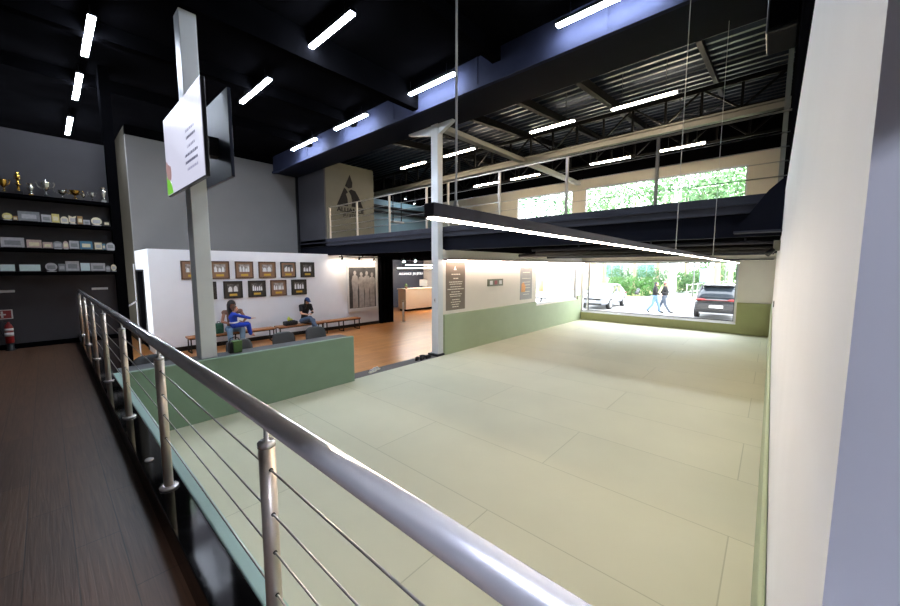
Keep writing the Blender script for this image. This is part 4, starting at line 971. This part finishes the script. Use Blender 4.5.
MB().lathe([(0.14, 0), (0.14, 0.015), (0.04, 0.03), (0.035, 0.05)], (11.0, 12.75, -0.02)).build('base', 'steel', t)
MB().cyl((11.0, 12.75, 0.02), (11.0, 12.75, 0.92), 0.045).build('tube', 'white_paint', t)
MB().cyl((11.0, 12.75, 0.92), (11.0, 12.75, 1.0), 0.06).build('head', 'steel', t)

# ------------------------------------------------------------------ people
def remeshed(mb, name, mat, parent, voxel=0.008, smooth=6, off=None):
    me = mb.mesh(name, off if off is not None else (0, 0, 0))
    o = bpy.data.objects.new(name, me); C.objects.link(o)
    md = o.modifiers.new('r', 'REMESH'); md.mode = 'VOXEL'; md.voxel_size = voxel; md.use_smooth_shade = True
    s = o.modifiers.new('s', 'SMOOTH'); s.factor = 0.5; s.iterations = smooth
    dg = bpy.context.evaluated_depsgraph_get(); m2 = bpy.data.meshes.new_from_object(o.evaluated_get(dg))
    bpy.data.objects.remove(o)
    return link(name, m2, mat, parent)
def V(*a): return Vector(a)
def hand(mb, wrist, d, up, curl=0.5, k=1.0, side=1):
    d = Vector(d).normalized(); up = Vector(up); up = (up - d * up.dot(d)).normalized(); lat = d.cross(up) * side
    w = Vector(wrist); 
    R = Matrix((lat, d, up)).transposed()
    mb.ell(w + d * 0.05 * k, (0.04 * k, 0.055 * k, 0.017 * k), 12, 8, R)
    for i, L in enumerate((0.062, 0.072, 0.067, 0.05)):
        b = w + d * 0.09 * k + lat * (0.028 - 0.0185 * i) * k; c = curl
        p1 = b + (d * math.cos(c * 0.5) - up * math.sin(c * 0.5)) * L * 0.5 * k
        p2 = p1 + (d * math.cos(c * 1.3) - up * math.sin(c * 1.3)) * L * 0.55 * k
        mb.cap(b, p1, 0.0095 * k, 0.009 * k, 8); mb.cap(p1, p2, 0.009 * k, 0.0078 * k, 8)
    b = w + d * 0.03 * k + lat * 0.03 * k; p1 = b + (d * 0.7 + lat * 0.7 - up * 0.2).normalized() * 0.04 * k; p2 = p1 + (d * 0.95 + lat * 0.2 - up * 0.3).normalized() * 0.03 * k
    mb.cap(b, p1, 0.012 * k, 0.0105 * k, 8); mb.cap(p1, p2, 0.0105 * k, 0.009 * k, 8)
def person(loc, J, fwd, skin, top, bottom, hair, label, k=1.0, sleeve=0.55, long_hair=True, cap=None, shoes='black_cloth', curl=0.6, belt=None, hup=None, top_name='shirt', bottom_name='jeans', fat=1.0, hair_k=1.0):
    """J: joints relative to loc. fwd: face direction."""
    t = thing('person', label, 'person', loc)
    o = Vector(loc); g = {n: Vector(p) + o for n, p in J.items()}
    fw = Vector(fwd).normalized(); up = Vector(hup if hup else (0, 0, 1)); up = (up - fw * up.dot(fw)).normalized(); lat = fw.cross(up)
    b = MB(); F_ = fat
    b.cap(g['pelvis'], g['waist'], 0.115 * k * F_, 0.1 * k * F_); b.cap(g['waist'], g['chest'], 0.1 * k * F_, 0.125 * k * F_)
    b.cap(g['chest'], (g['shL'] + g['shR']) / 2, 0.12 * k, 0.085 * k)
    b.cap(g['shL'], g['shR'], 0.058 * k, 0.058 * k); b.cap((g['shL'] + g['shR']) / 2, g['neck'], 0.06 * k, 0.05 * k); b.cap(g['neck'], g['head'], 0.05 * k, 0.055 * k)
    R = Matrix((lat, fw, up)).transposed(); hd = g['head']
    b.ell(hd + up * 0.02 * k, (0.074 * k, 0.092 * k, 0.105 * k), 20, 14, R); b.ell(hd - up * 0.045 * k + fw * 0.03 * k, (0.052 * k, 0.062 * k, 0.062 * k), 16, 10, R)
    b.cap(hd + fw * 0.088 * k + up * 0.015 * k, hd + fw * 0.108 * k - up * 0.022 * k, 0.009 * k, 0.014 * k, 8)
    for s in (-1, 1): b.ell(hd + lat * s * 0.076 * k, (0.01 * k, 0.02 * k, 0.03 * k), 10, 8, R)
    for s in 'LR':
        b.cap(g['sh' + s], g['el' + s], 0.047 * k, 0.038 * k); b.cap(g['el' + s], g['wr' + s], 0.038 * k, 0.025 * k)
        d = g['wr' + s] - g['el' + s]; hu = J.get('hu' + s, (0, 0, 1))
        hand(b, g['wr' + s], J.get('hd' + s, d), hu, curl, k, 1 if s == 'L' else -1)
        b.cap(g['hip' + s], g['kn' + s], 0.082 * k, 0.056 * k); b.cap(g['kn' + s], g['an' + s], 0.054 * k, 0.036 * k)
        b.cap(g['an' + s], g['toe' + s], 0.036 * k, 0.026 * k)
    remeshed(b, 'body', skin, t, 0.0075 * max(k, 0.7), 4, o)
    e = MB()
    for s in (-1, 1): e.ell(hd + fw * 0.084 * k + lat * s * 0.031 * k + up * 0.015 * k, 0.0115 * k, 10, 8)
    e.build('eyes', 'eye', t)
    MB().ell(hd + fw * 0.088 * k - up * 0.052 * k, (0.022 * k, 0.008 * k, 0.006 * k), 12, 8, R).build('mouth', 'lip', t)
    # top
    c = MB(); a = 0.016 * k
    c.cap(g['pelvis'], g['waist'], 0.118 * k * F_ + a, 0.1 * k * F_ + a); c.cap(g['waist'], g['chest'], 0.1 * k * F_ + a, 0.125 * k * F_ + a)
    c.cap(g['chest'], (g['shL'] + g['shR']) / 2, 0.12 * k + a, 0.085 * k + a); c.cap(g['shL'], g['shR'], 0.058 * k + a * 0.8, 0.058 * k + a * 0.8)
    for s in 'LR':
        if sleeve > 0:
            e1 = g['sh' + s].lerp(g['el' + s], min(1, sleeve)); c.cap(g['sh' + s], e1, 0.05 * k + a, 0.044 * k + a)
            if sleeve > 1: c.cap(g['el' + s], g['el' + s].lerp(g['wr' + s], sleeve - 1), 0.042 * k + a, 0.032 * k + a)
    remeshed(c, top_name, top, t, 0.011 * max(k, 0.7), 5, o)
    c = MB()
    c.cap(g['pelvis'], g['pelvis'] * 0.7 + g['waist'] * 0.3, 0.13 * k * F_ + a, 0.115 * k * F_)
    for s in 'LR':
        c.cap(g['pelvis'], g['hip' + s], 0.11 * k, 0.09 * k); c.cap(g['hip' + s], g['kn' + s], 0.09 * k + a * 0.7, 0.062 * k + a)
        c.cap(g['kn' + s], g['kn' + s].lerp(g['an' + s], 0.93), 0.062 * k + a, 0.045 * k + a)
    remeshed(c, bottom_name, bottom, t, 0.011 * max(k, 0.7), 5, o)
    if shoes:
        for s in 'LR':
            c = MB().cap(g['an' + s], g['toe' + s], 0.045 * k, 0.04 * k); c.cap(g['an' + s], g['an' + s] + V(0, 0, 0.04 * k), 0.045 * k, 0.045 * k)
            remeshed(c, 'shoe', shoes, t, 0.01, 3, o)
    # hair
    c = MB(); hk = hair_k; c.ell(hd + up * 0.038 * k - fw * 0.018 * k, (0.086 * k * hk, 0.096 * k * hk, 0.098 * k * hk), 18, 12, R)
    if long_hair:
        for s in (-1, -0.5, 0, 0.5, 1):
            st = hd - fw * (0.075 - 0.05 * abs(s)) * k + lat * s * 0.07 * k + up * 0.02 * k
            c.cap(st, st - V(0, 0, 0.16 * k) - fw * 0.01 * k, 0.034 * k * hk * hk, 0.032 * k * hk * hk); c.cap(st - V(0, 0, 0.16 * k) - fw * 0.01 * k, st - V(0, 0, 0.3 * k) + fw * 0.02 * abs(s) * k, 0.032 * k * hk * hk, 0.018 * k * hk)
    else:
        c.ell(hd - fw * 0.05 * k - up * 0.01 * k, (0.076 * k, 0.05 * k, 0.085 * k), 16, 10, R)
    # keep the face clear
    h_ = remeshed(c, 'hair', hair, t, 0.009 * max(k, 0.7), 3, o)
    me = h_.data; bm = bmesh.new(); bm.from_mesh(me)
    for v in bm.verts:
        q = v.co + o - hd; f_ = q.dot(fw); u_ = q.dot(up)
        if f_ > 0.03 * k and u_ < 0.075 * k and u_ > -0.1 * k and abs(q.dot(lat)) < 0.075 * k: v.co -= fw * (f_ - 0.03 * k) * 1.0
    bm.to_mesh(me); bm.free()
    if cap:
        c = MB().ell(hd + up * 0.055 * k - fw * 0.01 * k, (0.092 * k, 0.104 * k, 0.092 * k), 18, 12, R); c.cap(hd + up * 0.075 * k + fw * 0.1 * k - lat * 0.04 * k, hd + up * 0.075 * k + fw * 0.1 * k + lat * 0.04 * k, 0.03 * k, 0.03 * k)
        h_ = remeshed(c, 'cap', cap, t, 0.009, 2, o)
        me = h_.data; bm = bmesh.new(); bm.from_mesh(me)
        for v in bm.verts:
            q = v.co + o - hd; u_ = q.dot(up)
            if u_ < 0.05 * k: v.co += up * (0.05 * k - u_)
            elif q.dot(fw) > 0.085 * k and u_ > 0.085 * k: v.co += up * (0.085 * k - u_) * 0.8
        bm.to_mesh(me); bm.free()
    if belt:
        d = (g['waist'] - g['pelvis']).normalized(); p0 = g['pelvis'].lerp(g['waist'], 0.55)
        c = MB().cone(p0 - d * 0.02, p0 + d * 0.02, 0.135 * k * F_ + a, 0.135 * k * F_ + a, 24)
        c.tube([p0 + fw * 0.15 * k, p0 + fw * 0.17 * k + V(0, 0, -0.05), p0 + fw * 0.17 * k + V(0.03, 0, -0.12)], 0.012); c.build('belt', belt, t)
    return t
# woman with long dark hair, leaning over the child on her lap
J = dict(pelvis=(0, 0, .12), waist=(0.0, -.02, .32), chest=(0, -.07, .52), shL=(.23, -.12, .66), shR=(-.23, -.12, .65), neck=(-.02, -.16, .75), head=(-0.05, -.25, .87),
         elL=(.34, -.26, .42), elR=(-.33, -.24, .38), wrL=(.18, -.48, .34), wrR=(-.04, -.50, .27), hdL=(-1, -.1, -.1), hdR=(1, -.1, .1), huL=(0, -1, .2), huR=(0, -1, .2),
         hipL=(.10, -.02, .10), hipR=(-.10, -.02, .10), knL=(.16, -.46, .12), knR=(-.20, -.45, .12), anL=(.14, -.46, -.38), anR=(-.17, -.42, -.38), toeL=(.15, -.62, -.43), toeR=(-.2, -.58, -.43))
person((3.88, 12.9, 0.455), J, (0.3, -1, -0.35), 'skin_a', 'top_tan', 'jeans', 'hair', 'seated woman in sleeveless top and light jeans holding a child on her lap', k=1.1, sleeve=0.0, shoes='sole', hair_k=1.25)
# child in a blue uniform across her lap, arm stretched out to the right
J = dict(pelvis=(0, 0, .09), waist=(-.01, -.0, .2), chest=(-.03, -.01, .31), shL=(.0, .12, .40), shR=(-.03, -.13, .40), neck=(0.0, -.01, .47), head=(.03, -.02, .57),
         elL=(.18, .1, .33), elR=(.22, -.15, .32), wrL=(.34, .02, .28), wrR=(.46, -.13, .24), hdR=(1, 0, .05),
         hipL=(.02, .06, .07), hipR=(.02, -.07, .07), knL=(.40, .06, .06), knR=(.38, -.09, .05), anL=(.46, .06, -.26), anR=(.43, -.10, -.28), toeL=(.56, .06, -.30), toeR=(.53, -.11, -.32))
person((3.82, 12.46, 0.66), J, (1, -0.25, -0.05), 'skin_b', 'gi_blue', 'gi_blue', 'hair_brown', 'child in blue uniform with white belt on the woman\'s lap, one arm stretched out', k=0.84, sleeve=1.8, long_hair=False, shoes=None, belt='white_cloth', curl=0.15, top_name='jacket', bottom_name='trousers', fat=1.05)
# woman in black looking down at her hands
J = dict(pelvis=(0, 0, .12), waist=(0, -.03, .32), chest=(0, -.10, .52), shL=(.18, -.13, .66), shR=(-.18, -.13, .66), neck=(0, -.17, .74), head=(0.0, -.25, .84),
         elL=(.22, -.22, .40), elR=(-.22, -.22, .40), wrL=(.06, -.40, .36), wrR=(-.06, -.40, .36), hdL=(-.6, -.6, .4), hdR=(.6, -.6, .4), huL=(.3, .6, .7), huR=(-.3, .6, .7),
         hipL=(.10, -.02, .10), hipR=(-.10, -.02, .10), knL=(.12, -.44, .14), knR=(.0, -.46, .24), anL=(.2, -.40, -.38), anR=(.24, -.56, -.20), toeL=(.22, -.56, -.43), toeR=(.32, -.70, -.26))
person((6.30, 12.9, 0.455), J, (0.15, -0.75, -0.6), 'skin_b', 'black_cloth', 'jeans_mid', 'hair', 'seated woman in black t-shirt and navy cap looking down at her hands, legs crossed', sleeve=0.6, cap='navy_cap', shoes='sole')
q = thing('phone', 'small dark phone held by the woman in black', 'phone', (6.36, 12.42, 0.93))
MB().bar((6.32, 12.40, 0.875), (6.40, 12.40, 0.90), 0.012, 0.07, (0, .5, 1)).build('phone_body', 'black_plastic', q)
# two people walking outside
def walker(loc, jacket, pants, hair, cap, label, s=1, long_=True, nm='jacket'):
    J = dict(pelvis=(0, 0, .92), waist=(0, 0, 1.08), chest=(0, -.02, 1.28), shL=(.17, -.0, 1.42), shR=(-.17, -.02, 1.42), neck=(0, -.02, 1.5), head=(0, -.05, 1.6),
             elL=(.22, .12 * s, 1.16), elR=(-.22, -.1 * s, 1.15), wrL=(.19, -.02 * s, .94), wrR=(-.16, -.26, 1.05), huL=(1, 0, 0), huR=(-1, 0, 0),
             hipL=(.09, 0, .9), hipR=(-.09, 0, .9), knL=(.09, -.16 * s, .50), knR=(-.09, .08 * s, .48), anL=(.09, -.26 * s, .09), anR=(-.09, .34 * s, .14), toeL=(.09, -.42 * s, .045), toeR=(-.09, .24 * s, .05))
    if s < 0: J['toeL'] = (.09, .12, .05); J['toeR'] = (-.09, -.46, .05); J['anL'] = (.09, .28, .1); J['anR'] = (-.09, -.3, .09)
    return person(loc, J, (0.1, -1, -0.05), 'skin_b', jacket, pants, hair, label, sleeve=1.8, long_hair=long_, cap=cap, top_name=nm, bottom_name='trousers')
walker((22.5, 4.8, 0.0), 'black_cloth', 'jeans_blue', 'hair', None, 'person in black top and blue jeans walking outside, left of the two', 1)
walker((22.9, 4.42, 0.0), 'black_cloth', 'grey_cloth', 'hair_brown', 'pink_cap', 'person in dark jacket, grey trousers and pink cap walking outside, right of the two', -1, False)

# ------------------------------------------------------------------ cars outside
def ring(x, z0, z1, hw, pw=3.2, n=28, tuck=0.0):
    r = []; zc, hz = (z0 + z1) / 2, (z1 - z0) / 2
    for k in range(n):
        a = 2 * PI * k / n; c, s = math.cos(a), math.sin(a)
        yy = math.copysign(abs(c) ** (2 / pw), c) * hw; zz = math.copysign(abs(s) ** (2 / pw), s) * hz
        if tuck: yy *= 1 - tuck * max(0, zz / hz)
        r.append((x, yy, zc + zz))
    return r
def car(name, label, origin, rotz, paint, suv):
    t = thing(name, label, 'car', (0, 0, 0))
    k = 1.1 if suv else 1.0
    W = 0.95 if suv else 0.89; L = 4.5 if suv else 4.3   # local: nose at x=0, rear at x=L
    belt = 1.02 if suv else 0.93; roof = 1.68 if suv else 1.48
    st = [(0.0, .38, .62, W * .75), (.08, .26, .74, W * .88), (.35, .22, .84 if not suv else .95, W * .96), (1.0, .2, belt - .04, W), (1.6, .2, belt, W), (3.2, .2, belt + .02, W), (L - .45, .22, belt + .03, W * .98), (L - .1, .28, belt, W * .94), (L, .4, belt - .12, W * .86)]
    MB().loft([ring(*s) for s in st]).build('body', paint, t, local=True)
    if suv: cs = [(1.0, belt - .05, belt + .02, W * .86), (1.75, belt - .06, roof - .08, W * .82), (2.3, belt - .06, roof, W * .8), (L - 1.0, belt - .06, roof - .02, W * .8), (L - .5, belt - .06, roof - .12, W * .79), (L - .12, belt - .06, belt + .08, W * .8)]
    else: cs = [(1.0, belt - .05, belt, W * .84), (1.8, belt - .06, roof - .06, W * .78), (2.3, belt - .06, roof, W * .76), (3.0, belt - .06, roof - .03, W * .76), (3.5, belt - .06, roof - .22, W * .76), (L - .3, belt - .06, belt + .04, W * .78)]
    MB().loft([ring(*s, pw=4.5, tuck=0.12) for s in cs]).build('cabin_glass', 'car_glass' if suv else 'car_glass_pale', t, local=True)
    if not suv:
        for s in (-1, 1):
            for a, b_ in ((1.75, 2.45), (2.58, 3.25)):
                q = MB().prism([(a, belt + .02), (b_, belt + .02), (b_ - .02, roof - .1), (a + .25 if a < 2 else a + .02, roof - .1)], 'y', s * W * .70, s * W * .775); q.build('side_window', 'car_glass', t, local=True)
    rs = [(1.95, roof - .07, roof + .005, W * .66), (2.3, roof - .06, roof + .02, W * .7), (L - 1.3 if not suv else L - 1.0, roof - .08, roof + .012, W * .7), (L - 1.1 if not suv else L - .42, roof - .16 if not suv else roof - .12, roof - .04, W * .66)]
    MB().loft([ring(*s, pw=5) for s in rs]).build('roof', paint, t, local=True)
    for s in (-1, 1):   # pillars
        q = MB()
        for x, x2 in ((1.05, 1.9), (2.55, 2.5), (L - .35, L - (1.15 if not suv else .6))): q.bar((x, s * W * .86, belt - .02), (x2, s * W * .7, roof - .06), .08, .06)
        q.build('pillar', paint, t, local=True)
        for x in (.85, L - .85):
            w_ = MB().cyl((x, s * (W - .2), .33), (x, s * (W + .005), .33), .33, 28).build('wheel', 'tyre', t, local=True)
            MB().cyl((x, s * (W + .005), .33), (x, s * (W + .015), .33), .22, 20).build('rim', 'rim', w_, local=True)
        MB().ell((1.55, s * (W + .06), belt + .06), (.1, .09, .07)).build('wing_mirror', paint, t, local=True)
        MB().ell((.12, s * W * .68, .70), (.1, .2, .075)).build('headlamp', 'lamp', t, local=True)
        MB().bar((2.0, s * W, .78), (2.18, s * W, .78), .02, .03).build('door_handle', 'rim', t, local=True)
        MB().ell((L - .07, s * W * .68, belt - .06), (.08, .24, .06)).build('tail_lamp', 'tail', t, local=True)
    if suv:
        MB().box(L - .03, L + .012, -W * .8, W * .8, belt - .085, belt - .065).build('light_bar', 'tail', t, local=True)
        MB().box(L - .6, L - .3, -W * .62, W * .62, roof - .06, roof - .02).build('roof_spoiler', paint, t, local=True, bevel=.01)
        MB().box(L - .1, L + .05, -W * .86, W * .86, .36, .5).build('bumper', 'black_plastic', t, local=True, bevel=.03)
        MB().box(L + .02, L + .055, -.27, .27, .58, .70).build('number_plate', 'plate', t, local=True)
        MB().box(L - .1, L + .03, -W * .7, W * .7, .27, .34).build('skid_trim', 'rim', t, local=True)
    else:
        MB().box(-.03, .03, -.26, .26, .42, .54).build('number_plate', 'plate', t, local=True)
        MB().box(-.01, .06, -.55, .55, .58, .68).build('grille', 'black_plastic', t, local=True, bevel=.01)
        MB().box(.0, .08, -.6, .6, .28, .38).build('air_intake', 'black_plastic', t, local=True, bevel=.01)
    t.location = origin; t.rotation_euler = (0, 0, rotz)
    return t
car('car', 'white car parked nose towards the window on the left', (21.9, 8.1, 0.0), 0.0, 'car_white', False)
car('car', 'black sport utility car seen from behind at the right of the window', (25.9, 1.93, 0.0), PI, 'car_black', True)

# ------------------------------------------------------------------ outdoors
struct('floor_forecourt', MB().box(17.6, 33.0, -14, 40, -0.3, -0.0), 'pavement')
struct('floor_side_yard', MB().box(12.0, 17.6, 18.2, 40, -0.3, -0.0), 'pavement')
struct('floor_street', MB().box(33.0, 90, -30, 90, -0.3, 0.05), 'grass_soil')
struct('floor_path', MB().prism([(33.2, 8.2), (33.2, 5.6), (70, 1.0), (70, 5.0)], 'z', 0.04, 0.09), 'pavement')
def leaves(mb, c, r, n, size, rnd, flat=1.0):
    c = Vector(c)
    for _ in range(n):
        while True:
            v = Vector((rnd.uniform(-1, 1), rnd.uniform(-1, 1), rnd.uniform(-1, 1)))
            if 0.25 < v.length < 1: break
        p = c + Vector((v.x * r[0], v.y * r[1], v.z * r[2]))
        a = Vector((rnd.uniform(-1, 1), rnd.uniform(-1, 1), rnd.uniform(-1, 1))).normalized(); b = a.orthogonal().normalized(); s = size * rnd.uniform(0.6, 1.3)
        mb.add([p - a * s, p + b * s * .5, p + a * s, p - b * s * .5], [(0, 1, 2, 3)])
def tree(x, y, h, tr, crown, leaf, bark, label, seed, n=1500):
    rnd = random.Random(seed); t = thing('tree', label, 'tree', (x, y, 0), 'trees across the forecourt')
    q = MB(); z = h * 0.45; lean_ = rnd.uniform(-.03, .03)
    q.tube([(x, y, -0.05), (x, y + lean_ * 2, 1.5), (x, y + lean_ * z, z), (x, y + lean_ * h, h * .8)], [tr * 1.25, tr, tr * .85, tr * .4], 12)
    for k in range(4):
        a = rnd.uniform(0, 2 * PI); q.tube([(x, y + lean_ * z, z * rnd.uniform(.85, 1.1)), (x + math.cos(a) * crown * .4, y + math.sin(a) * crown * .4, z + h * .2), (x + math.cos(a) * crown * .7, y + math.sin(a) * crown * .7, z + h * .36)], [tr * .5, tr * .35, tr * .15], 8)
    q.build('trunk', bark, t)
    m = MB()
    for k in range(9):
        a = rnd.uniform(0, 2 * PI); d = rnd.uniform(0.1, .75) * crown
        leaves(m, (x + math.cos(a) * d, y + math.sin(a) * d, h * rnd.uniform(.52, .98)), (crown * .5, crown * .5, h * .14), n // 9, 0.2, rnd)
    m.build('foliage', leaf, t)
TR = [(34.5, 18.0, 11, .2, 3.6, 'leaf2', 'bark', 'tree seen through the left upper window'),
      (35.0, 6.35, 10, .30, 3.6, 'leaf3', 'bark', 'pale thick trunked tree right behind the two walking people'),
      (38.0, 9.9, 11, .16, 4.0, 'leaf1', 'bark_dark', 'slim dark trunked tree behind the hedge left of the walkers'),
      (44.0, 6.6, 12, .16, 4.2, 'leaf2', 'bark_dark', 'slim tree farther back between the pale trunk and the blue sign'),
      (36.0, 3.3, 11, .22, 3.8, 'leaf1', 'bark', 'tree with pale trunk above the black car, left one of two'),
      (34.0, 2.35, 10, .16, 3.4, 'leaf3', 'bark_dark', 'tree with slim trunk above the black car, right one of two'),
      (41.0, 13.8, 12, .2, 4.4, 'leaf2', 'bark_dark', 'leafy tree behind the white car'),
      (48.0, 19.0, 13, .22, 5.0, 'leaf1', 'bark', 'large tree far left beyond the white car'),
      (52.0, 11.0, 13, .22, 5.0, 'leaf1', 'bark_dark', 'large background tree in the middle of the garden'),
      (54.0, 4.5, 13, .22, 5.0, 'leaf2', 'bark_dark', 'large background tree on the right of the garden'),
      (33.0, 12.6, 9, .18, 3.0, 'leaf3', 'bark', 'tree seen through the side window'),
      (46.0, -0.5, 12, .2, 4.5, 'leaf1', 'bark', 'background tree hidden partly by the right wall')]
for i, a in enumerate(TR): tree(*a, seed=20 + i)
def hedge(x0, x1, y0, y1, h, leaf, label, seed, n=2200):
    rnd = random.Random(seed); t = thing('hedge', label, 'hedge', ((x0 + x1) / 2, (y0 + y1) / 2, 0), 'hedges in the garden')
    m = MB(); L = max(x1 - x0, y1 - y0); k = max(2, int(L / 1.2))
    for i in range(k):
        f = (i + .5) / k; c = (x0 + (x1 - x0) * (f if x1 - x0 > y1 - y0 else .5), y0 + (y1 - y0) * (f if y1 - y0 >= x1 - x0 else .5), h * .5)
        leaves(m, c, (.9, .9, h * .55), n // k, .12, rnd)
    m.build('foliage', leaf, t)
    q = MB()
    for i in range(k):
        f = (i + .5) / k; x = x0 + (x1 - x0) * (f if x1 - x0 > y1 - y0 else .5); y = y0 + (y1 - y0) * (f if y1 - y0 >= x1 - x0 else .5); q.cyl((x, y, -.05), (x, y, h * .6), .04, 8)
    q.build('stems', 'bark_dark', t)
hedge(34.2, 35.6, 7.3, 11.3, 1.7, 'leaf1', 'bright green hedge behind the walking people', 61)
hedge(40.5, 42.0, 4.8, 7.4, 2.2, 'leaf3', 'green shrub row right of the pale tree trunk', 62)
hedge(46, 47.4, 8, 15, 2.4, 'leaf2', 'hedge far back in the garden', 63, 2600)
hedge(55, 56.5, 1, 9, 2.6, 'leaf1', 'farthest hedge behind the blue sign', 64, 2600)
hedge(58, 60, -4, 28, 5.5, 'leaf2', 'tall dark hedge closing the garden at the far end', 65, 9000)
hedge(49, 50.5, 2, 6.5, 3.2, 'leaf3', 'tall pale shrub row behind the blue sign', 66, 2600)
for k, (x, y, h, rr) in enumerate(((33.5, 5.95, 9.0, .28), (36.5, 4.95, 5.0, .06), (40, 3.1, 5.0, .06))):
    q = MB().cone((x, y, 0), (x, y, h), rr, rr * .85, 16)
    tag(q.build('street_post', 'concrete' if k == 0 else 'alu_dark'), ['thick pale concrete post just right of the walking people', 'thin grey post right of the pale concrete post', 'thin grey post before the blue sign'][k], 'post')
t = thing('blue_sign', 'pale blue rectangular board on two posts in the garden', 'sign', (40.0, 4.2, 0.05))
MB().box(39.95, 40.0, 3.75, 4.95, 1.2, 2.45).build('board', 'bluesign', t)
for y in (3.75, 4.95): MB().cyl((40.03, y, 0.05), (40.03, y, 2.5), .04, 8).build('post', 'alu_dark', t)
f = thing('garden_fence', 'low pale fence of thin bars along the garden path', 'fence', (38, 5, 0.05))
for k in range(14):
    x = 36.5 + k * 1.5; y = 5.4 - k * .19
    MB().cyl((x, y, .05), (x, y, 1.15), .03, 6).build('picket', 'alu', f)
for z in (.45, 1.05): MB().cyl((36.5, 5.4, z), (36.5 + 13 * 1.5, 5.4 - 13 * .19, z), .02, 6).build('fence_rail', 'alu', f)
# houses beyond
def house(name, x0, x1, y0, y1, h, m, label, wins):
    t = thing(name, label, 'building', ((x0 + x1) / 2, (y0 + y1) / 2, 0))
    MB().box(x0, x1, y0, y1, -.1, h).build('walls', m, t)
    MB().box(x0 - .3, x1 + .3, y0 - .3, y1 + .3, h, h + .25).build('roof', 'concrete', t)
    for (ax, a, b, z0, z1) in wins:
        if ax == 'x': w_ = MB().box(x0 - .05, x0 + .02, a, b, z0, z1)
        else: w_ = MB().box(a, b, y0 - .05, y0 + .02, z0, z1)
        w_.build('window', 'house_glass', t)
house('peach_house', 38, 48, 17.3, 27, 6, 'house_orange', 'peach rendered building seen through the side window', [('x', 17.9, 19.3, 1.0, 2.7), ('x', 19.9, 20.9, .2, 2.5), ('x', 21.6, 23.4, .9, 2.6), ('x', 24.6, 26.2, .9, 2.6), ('y', 39.5, 41.5, .9, 2.6), ('y', 44, 46, .9, 2.6), ('x', 18, 20, 3.8, 5.4)])
house('white_house', 62, 70, 12, 30, 8, 'house_white', 'white building far behind the garden trees', [('x', 13.5, 16, 1, 3), ('x', 18, 21, 1, 3), ('x', 23, 26, 1, 3), ('x', 14, 17, 4.6, 6.6), ('x', 20, 23, 4.6, 6.6)])
q = thing('scooter', 'small dark scooter parked outside the side window', 'scooter', (16.3, 8.3, 0.0))
for x in (15.8, 16.9): MB().cyl((x, 8.25, .25), (x, 8.35, .25), .25, 20).build('wheel', 'tyre', q)
MB().loft([ring(xx, z0, z1, hw, 2.5) for xx, z0, z1, hw in ((15.95, .35, .5, .1), (16.3, .3, .55, .15), (16.6, .35, .8, .16), (16.95, .5, .85, .1))]).build('body', 'car_black', q, local=True)
for o in list(q.children)[-1:]: o.location = (-16.3, 0, 0)
MB().tube([(15.8, 8.3, .25), (15.9, 8.3, .8), (15.95, 8.3, 1.05)], .04).build('fork', 'black_metal', q)
MB().cyl((15.95, 8.0, 1.05), (15.95, 8.6, 1.05), .025, 8).build('handlebar', 'black_metal', q)

# ------------------------------------------------------------------ world, camera, view
wd = bpy.data.worlds.new('World'); S.world = wd; wd.use_nodes = True; nt = wd.node_tree
bg = nt.nodes['Background']
sk = nt.nodes.new('ShaderNodeTexSky'); sk.sky_type = 'NISHITA'; sk.sun_disc = False; sk.sun_elevation = math.radians(48); sk.sun_rotation = math.radians(200); sk.air_density = 1.2; sk.dust_density = 3.0
mixn = nt.nodes.new('ShaderNodeMix'); mixn.data_type = 'RGBA'; mixn.inputs['Factor'].default_value = 0.65
mixn.inputs['B'].default_value = (9.0, 9.6, 10.0, 1)
nt.links.new(sk.outputs['Color'], mixn.inputs['A']); nt.links.new(mixn.outputs['Result'], bg.inputs['Color'])
bg.inputs['Strength'].default_value = 0.44

cam = bpy.data.cameras.new('Camera'); co = bpy.data.objects.new('Camera', cam); C.objects.link(co)
cam.sensor_fit = 'HORIZONTAL'; cam.sensor_width = 36.0; cam.lens = 360.0 / 900.0 * 36.0; cam.clip_start = 0.02; cam.clip_end = 300
th, pt = math.radians(41.766), math.radians(5.553)
co.location = (0, 0, H)
# forward lies th to the left of +X (world Y is to the left), pitched down
fwd = Vector((math.cos(th) * math.cos(pt), math.sin(th) * math.cos(pt), -math.sin(pt)))
co.rotation_euler = fwd.to_track_quat('-Z', 'Y').to_euler()
S.camera = co
S.view_settings.view_transform = 'Standard'; S.view_settings.look = 'None'; S.view_settings.exposure = 1.8; S.view_settings.gamma = 1.0
S.cycles.use_denoising = True
S.cycles.max_bounces = 8; S.cycles.diffuse_bounces = 5; S.cycles.transparent_max_bounces = 16
S.cycles.sample_clamp_indirect = 6.0
